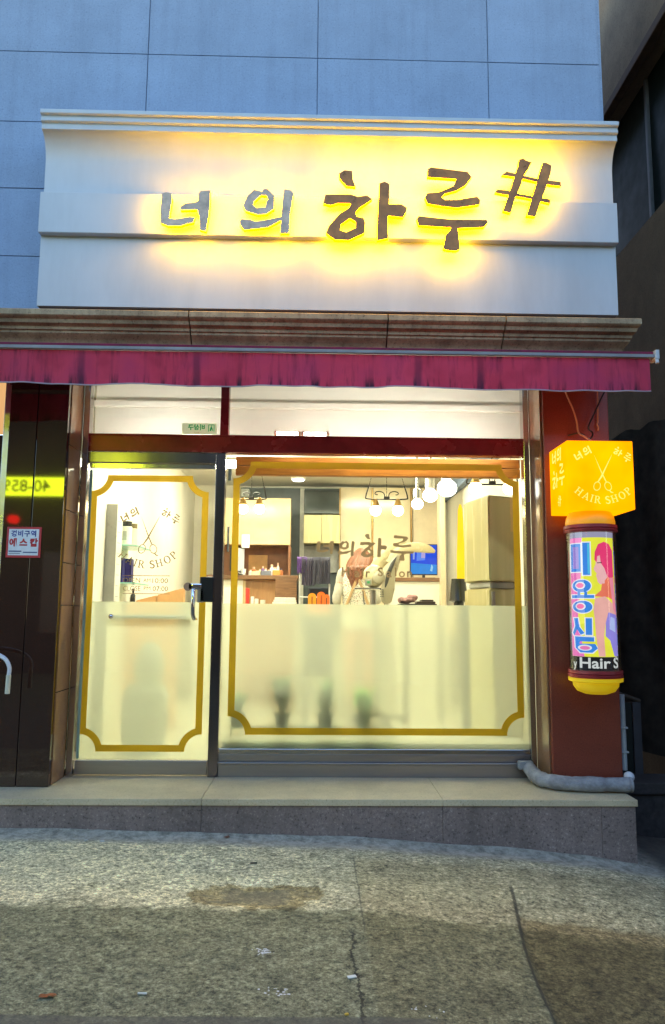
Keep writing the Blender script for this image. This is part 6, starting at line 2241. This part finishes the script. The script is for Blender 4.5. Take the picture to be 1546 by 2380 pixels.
# ------------------------------------------------------------------ across the street (only seen mirrored in glass and stone)
op = thing('opposite_building', 'building across the street, mirrored in the dark pillar with its yellow sign', 'building', (0, -6, 0))
b = MB()
b.box(-16, 16, -6.6, -6.0, -.3, 6.2)
b.build('wall', mat('dim_facade', (.05, .042, .038), .8, 0, .2, 1.0), op)
b = MB()
for x in (-9.2, -6.1, -3.2, 1.5, 4.4, 7.6):
    b.box(x, x + 1.7, -5.99, -5.97, .9, 2.7, .01)
b.build('window', mat('dim_window', (.04, .045, .05), .2, emit=(.55, .45, .35), estr=.10), op)


def mirr(px, py, Ym=5.5, Yr=-5.0):
    return P(px, py, 2 * Ym - Yr)


s0, s1 = mirr(-60, 1107), mirr(158, 1149)
b = MB()
b.box(s0.x, s1.x + .25, -5.25, -5.0, s1.z, s0.z, .01)
ys = b.build('yellow_sign', glow('yellow_green_sign', (0.78, 0.95, 0.02), 20.0, .06), op)
b = MB()
cx_ = mirr(66, 1130)
text_into(b, '40-859', lambda u, v: (mirr(62, 1130).x - u, -4.995, cx_.z + v), .36, .006)
b.build('sign_digits', mat('olive_ink', (.03, .04, .005), .6), ys)
b = MB()
q0, q1 = P(243, 1052, 16.74), P(300, 1100, 16.74)
b.box(q0.x, q1.x, -5.2, -5.0, q1.z, q0.z, .02)
b.build('yellow_sign', MATS['yellow_green_sign'], op)
b = MB()
for px, py in ((35, 1207), (28, 1206)):
    p_ = mirr(px, py)
    b.ball((p_.x, -5.0, p_.z), .09, 12)
b.build('red_lamp', glow('red_lamp', (1, .02, .01), 9.0), op)
b = MB(); p_ = mirr(172 * .9, 1160)
b.tube([(mirr(81, 1300).x, -3.0, 0), (mirr(81, 1300).x, -3.0, 6.0)], .07, 10)
b.build('utility_pole', mat('dark_pole', (.03, .03, .03), .8), op)

# ------------------------------------------------------------------ dusk light
w = bpy.data.worlds.new('World')
S.world = w
w.use_nodes = True
nt = w.node_tree
nt.nodes.clear()
sky = nt.nodes.new('ShaderNodeTexSky')
sky.sky_type = 'NISHITA'
sky.sun_disc = False
SUN_EL, SUN_ROT = 15.0, 12.0
sky.sun_elevation = math.radians(SUN_EL)
sky.sun_rotation = math.radians(SUN_ROT)
sky.air_density = 1.2
sky.dust_density = 0.6
sky.ozone_density = 4.0
bg = nt.nodes.new('ShaderNodeBackground')
bg.inputs[1].default_value = 0.64
nt.links.new(mixc(nt, 1.0, sky.outputs[0], (1.16, 1.0, 0.93), 'MULTIPLY'), bg.inputs[0])
wo = nt.nodes.new('ShaderNodeOutputWorld')
nt.links.new(bg.outputs[0], wo.inputs[0])
sun = bpy.data.lights.new('sun', 'SUN')
sun.energy = 0.25
sun.angle = math.radians(10)
sun.color = (1.0, 0.9, 0.78)
so = bpy.data.objects.new('sun', sun)
C.objects.link(so)
dirn = Vector((math.sin(math.radians(SUN_ROT)) * math.cos(math.radians(SUN_EL)), math.cos(math.radians(SUN_ROT)) * math.cos(math.radians(SUN_EL)), math.sin(math.radians(SUN_EL))))
so.rotation_euler = (-dirn).to_track_quat('-Z', 'Y').to_euler()
so.location = (0, 0, 20)

S.view_settings.view_transform = 'Standard'
S.view_settings.look = 'None'
S.view_settings.exposure = 0
S.view_settings.gamma = 1
S.render.engine = 'CYCLES'
cy = S.cycles
cy.use_denoising = True
cy.max_bounces = 10
cy.transparent_max_bounces = 12
cy.diffuse_bounces = 5
cy.glossy_bounces = 5
cy.transmission_bounces = 6
cy.caustics_reflective = False
cy.caustics_refractive = True
cy.sample_clamp_indirect = 6.0
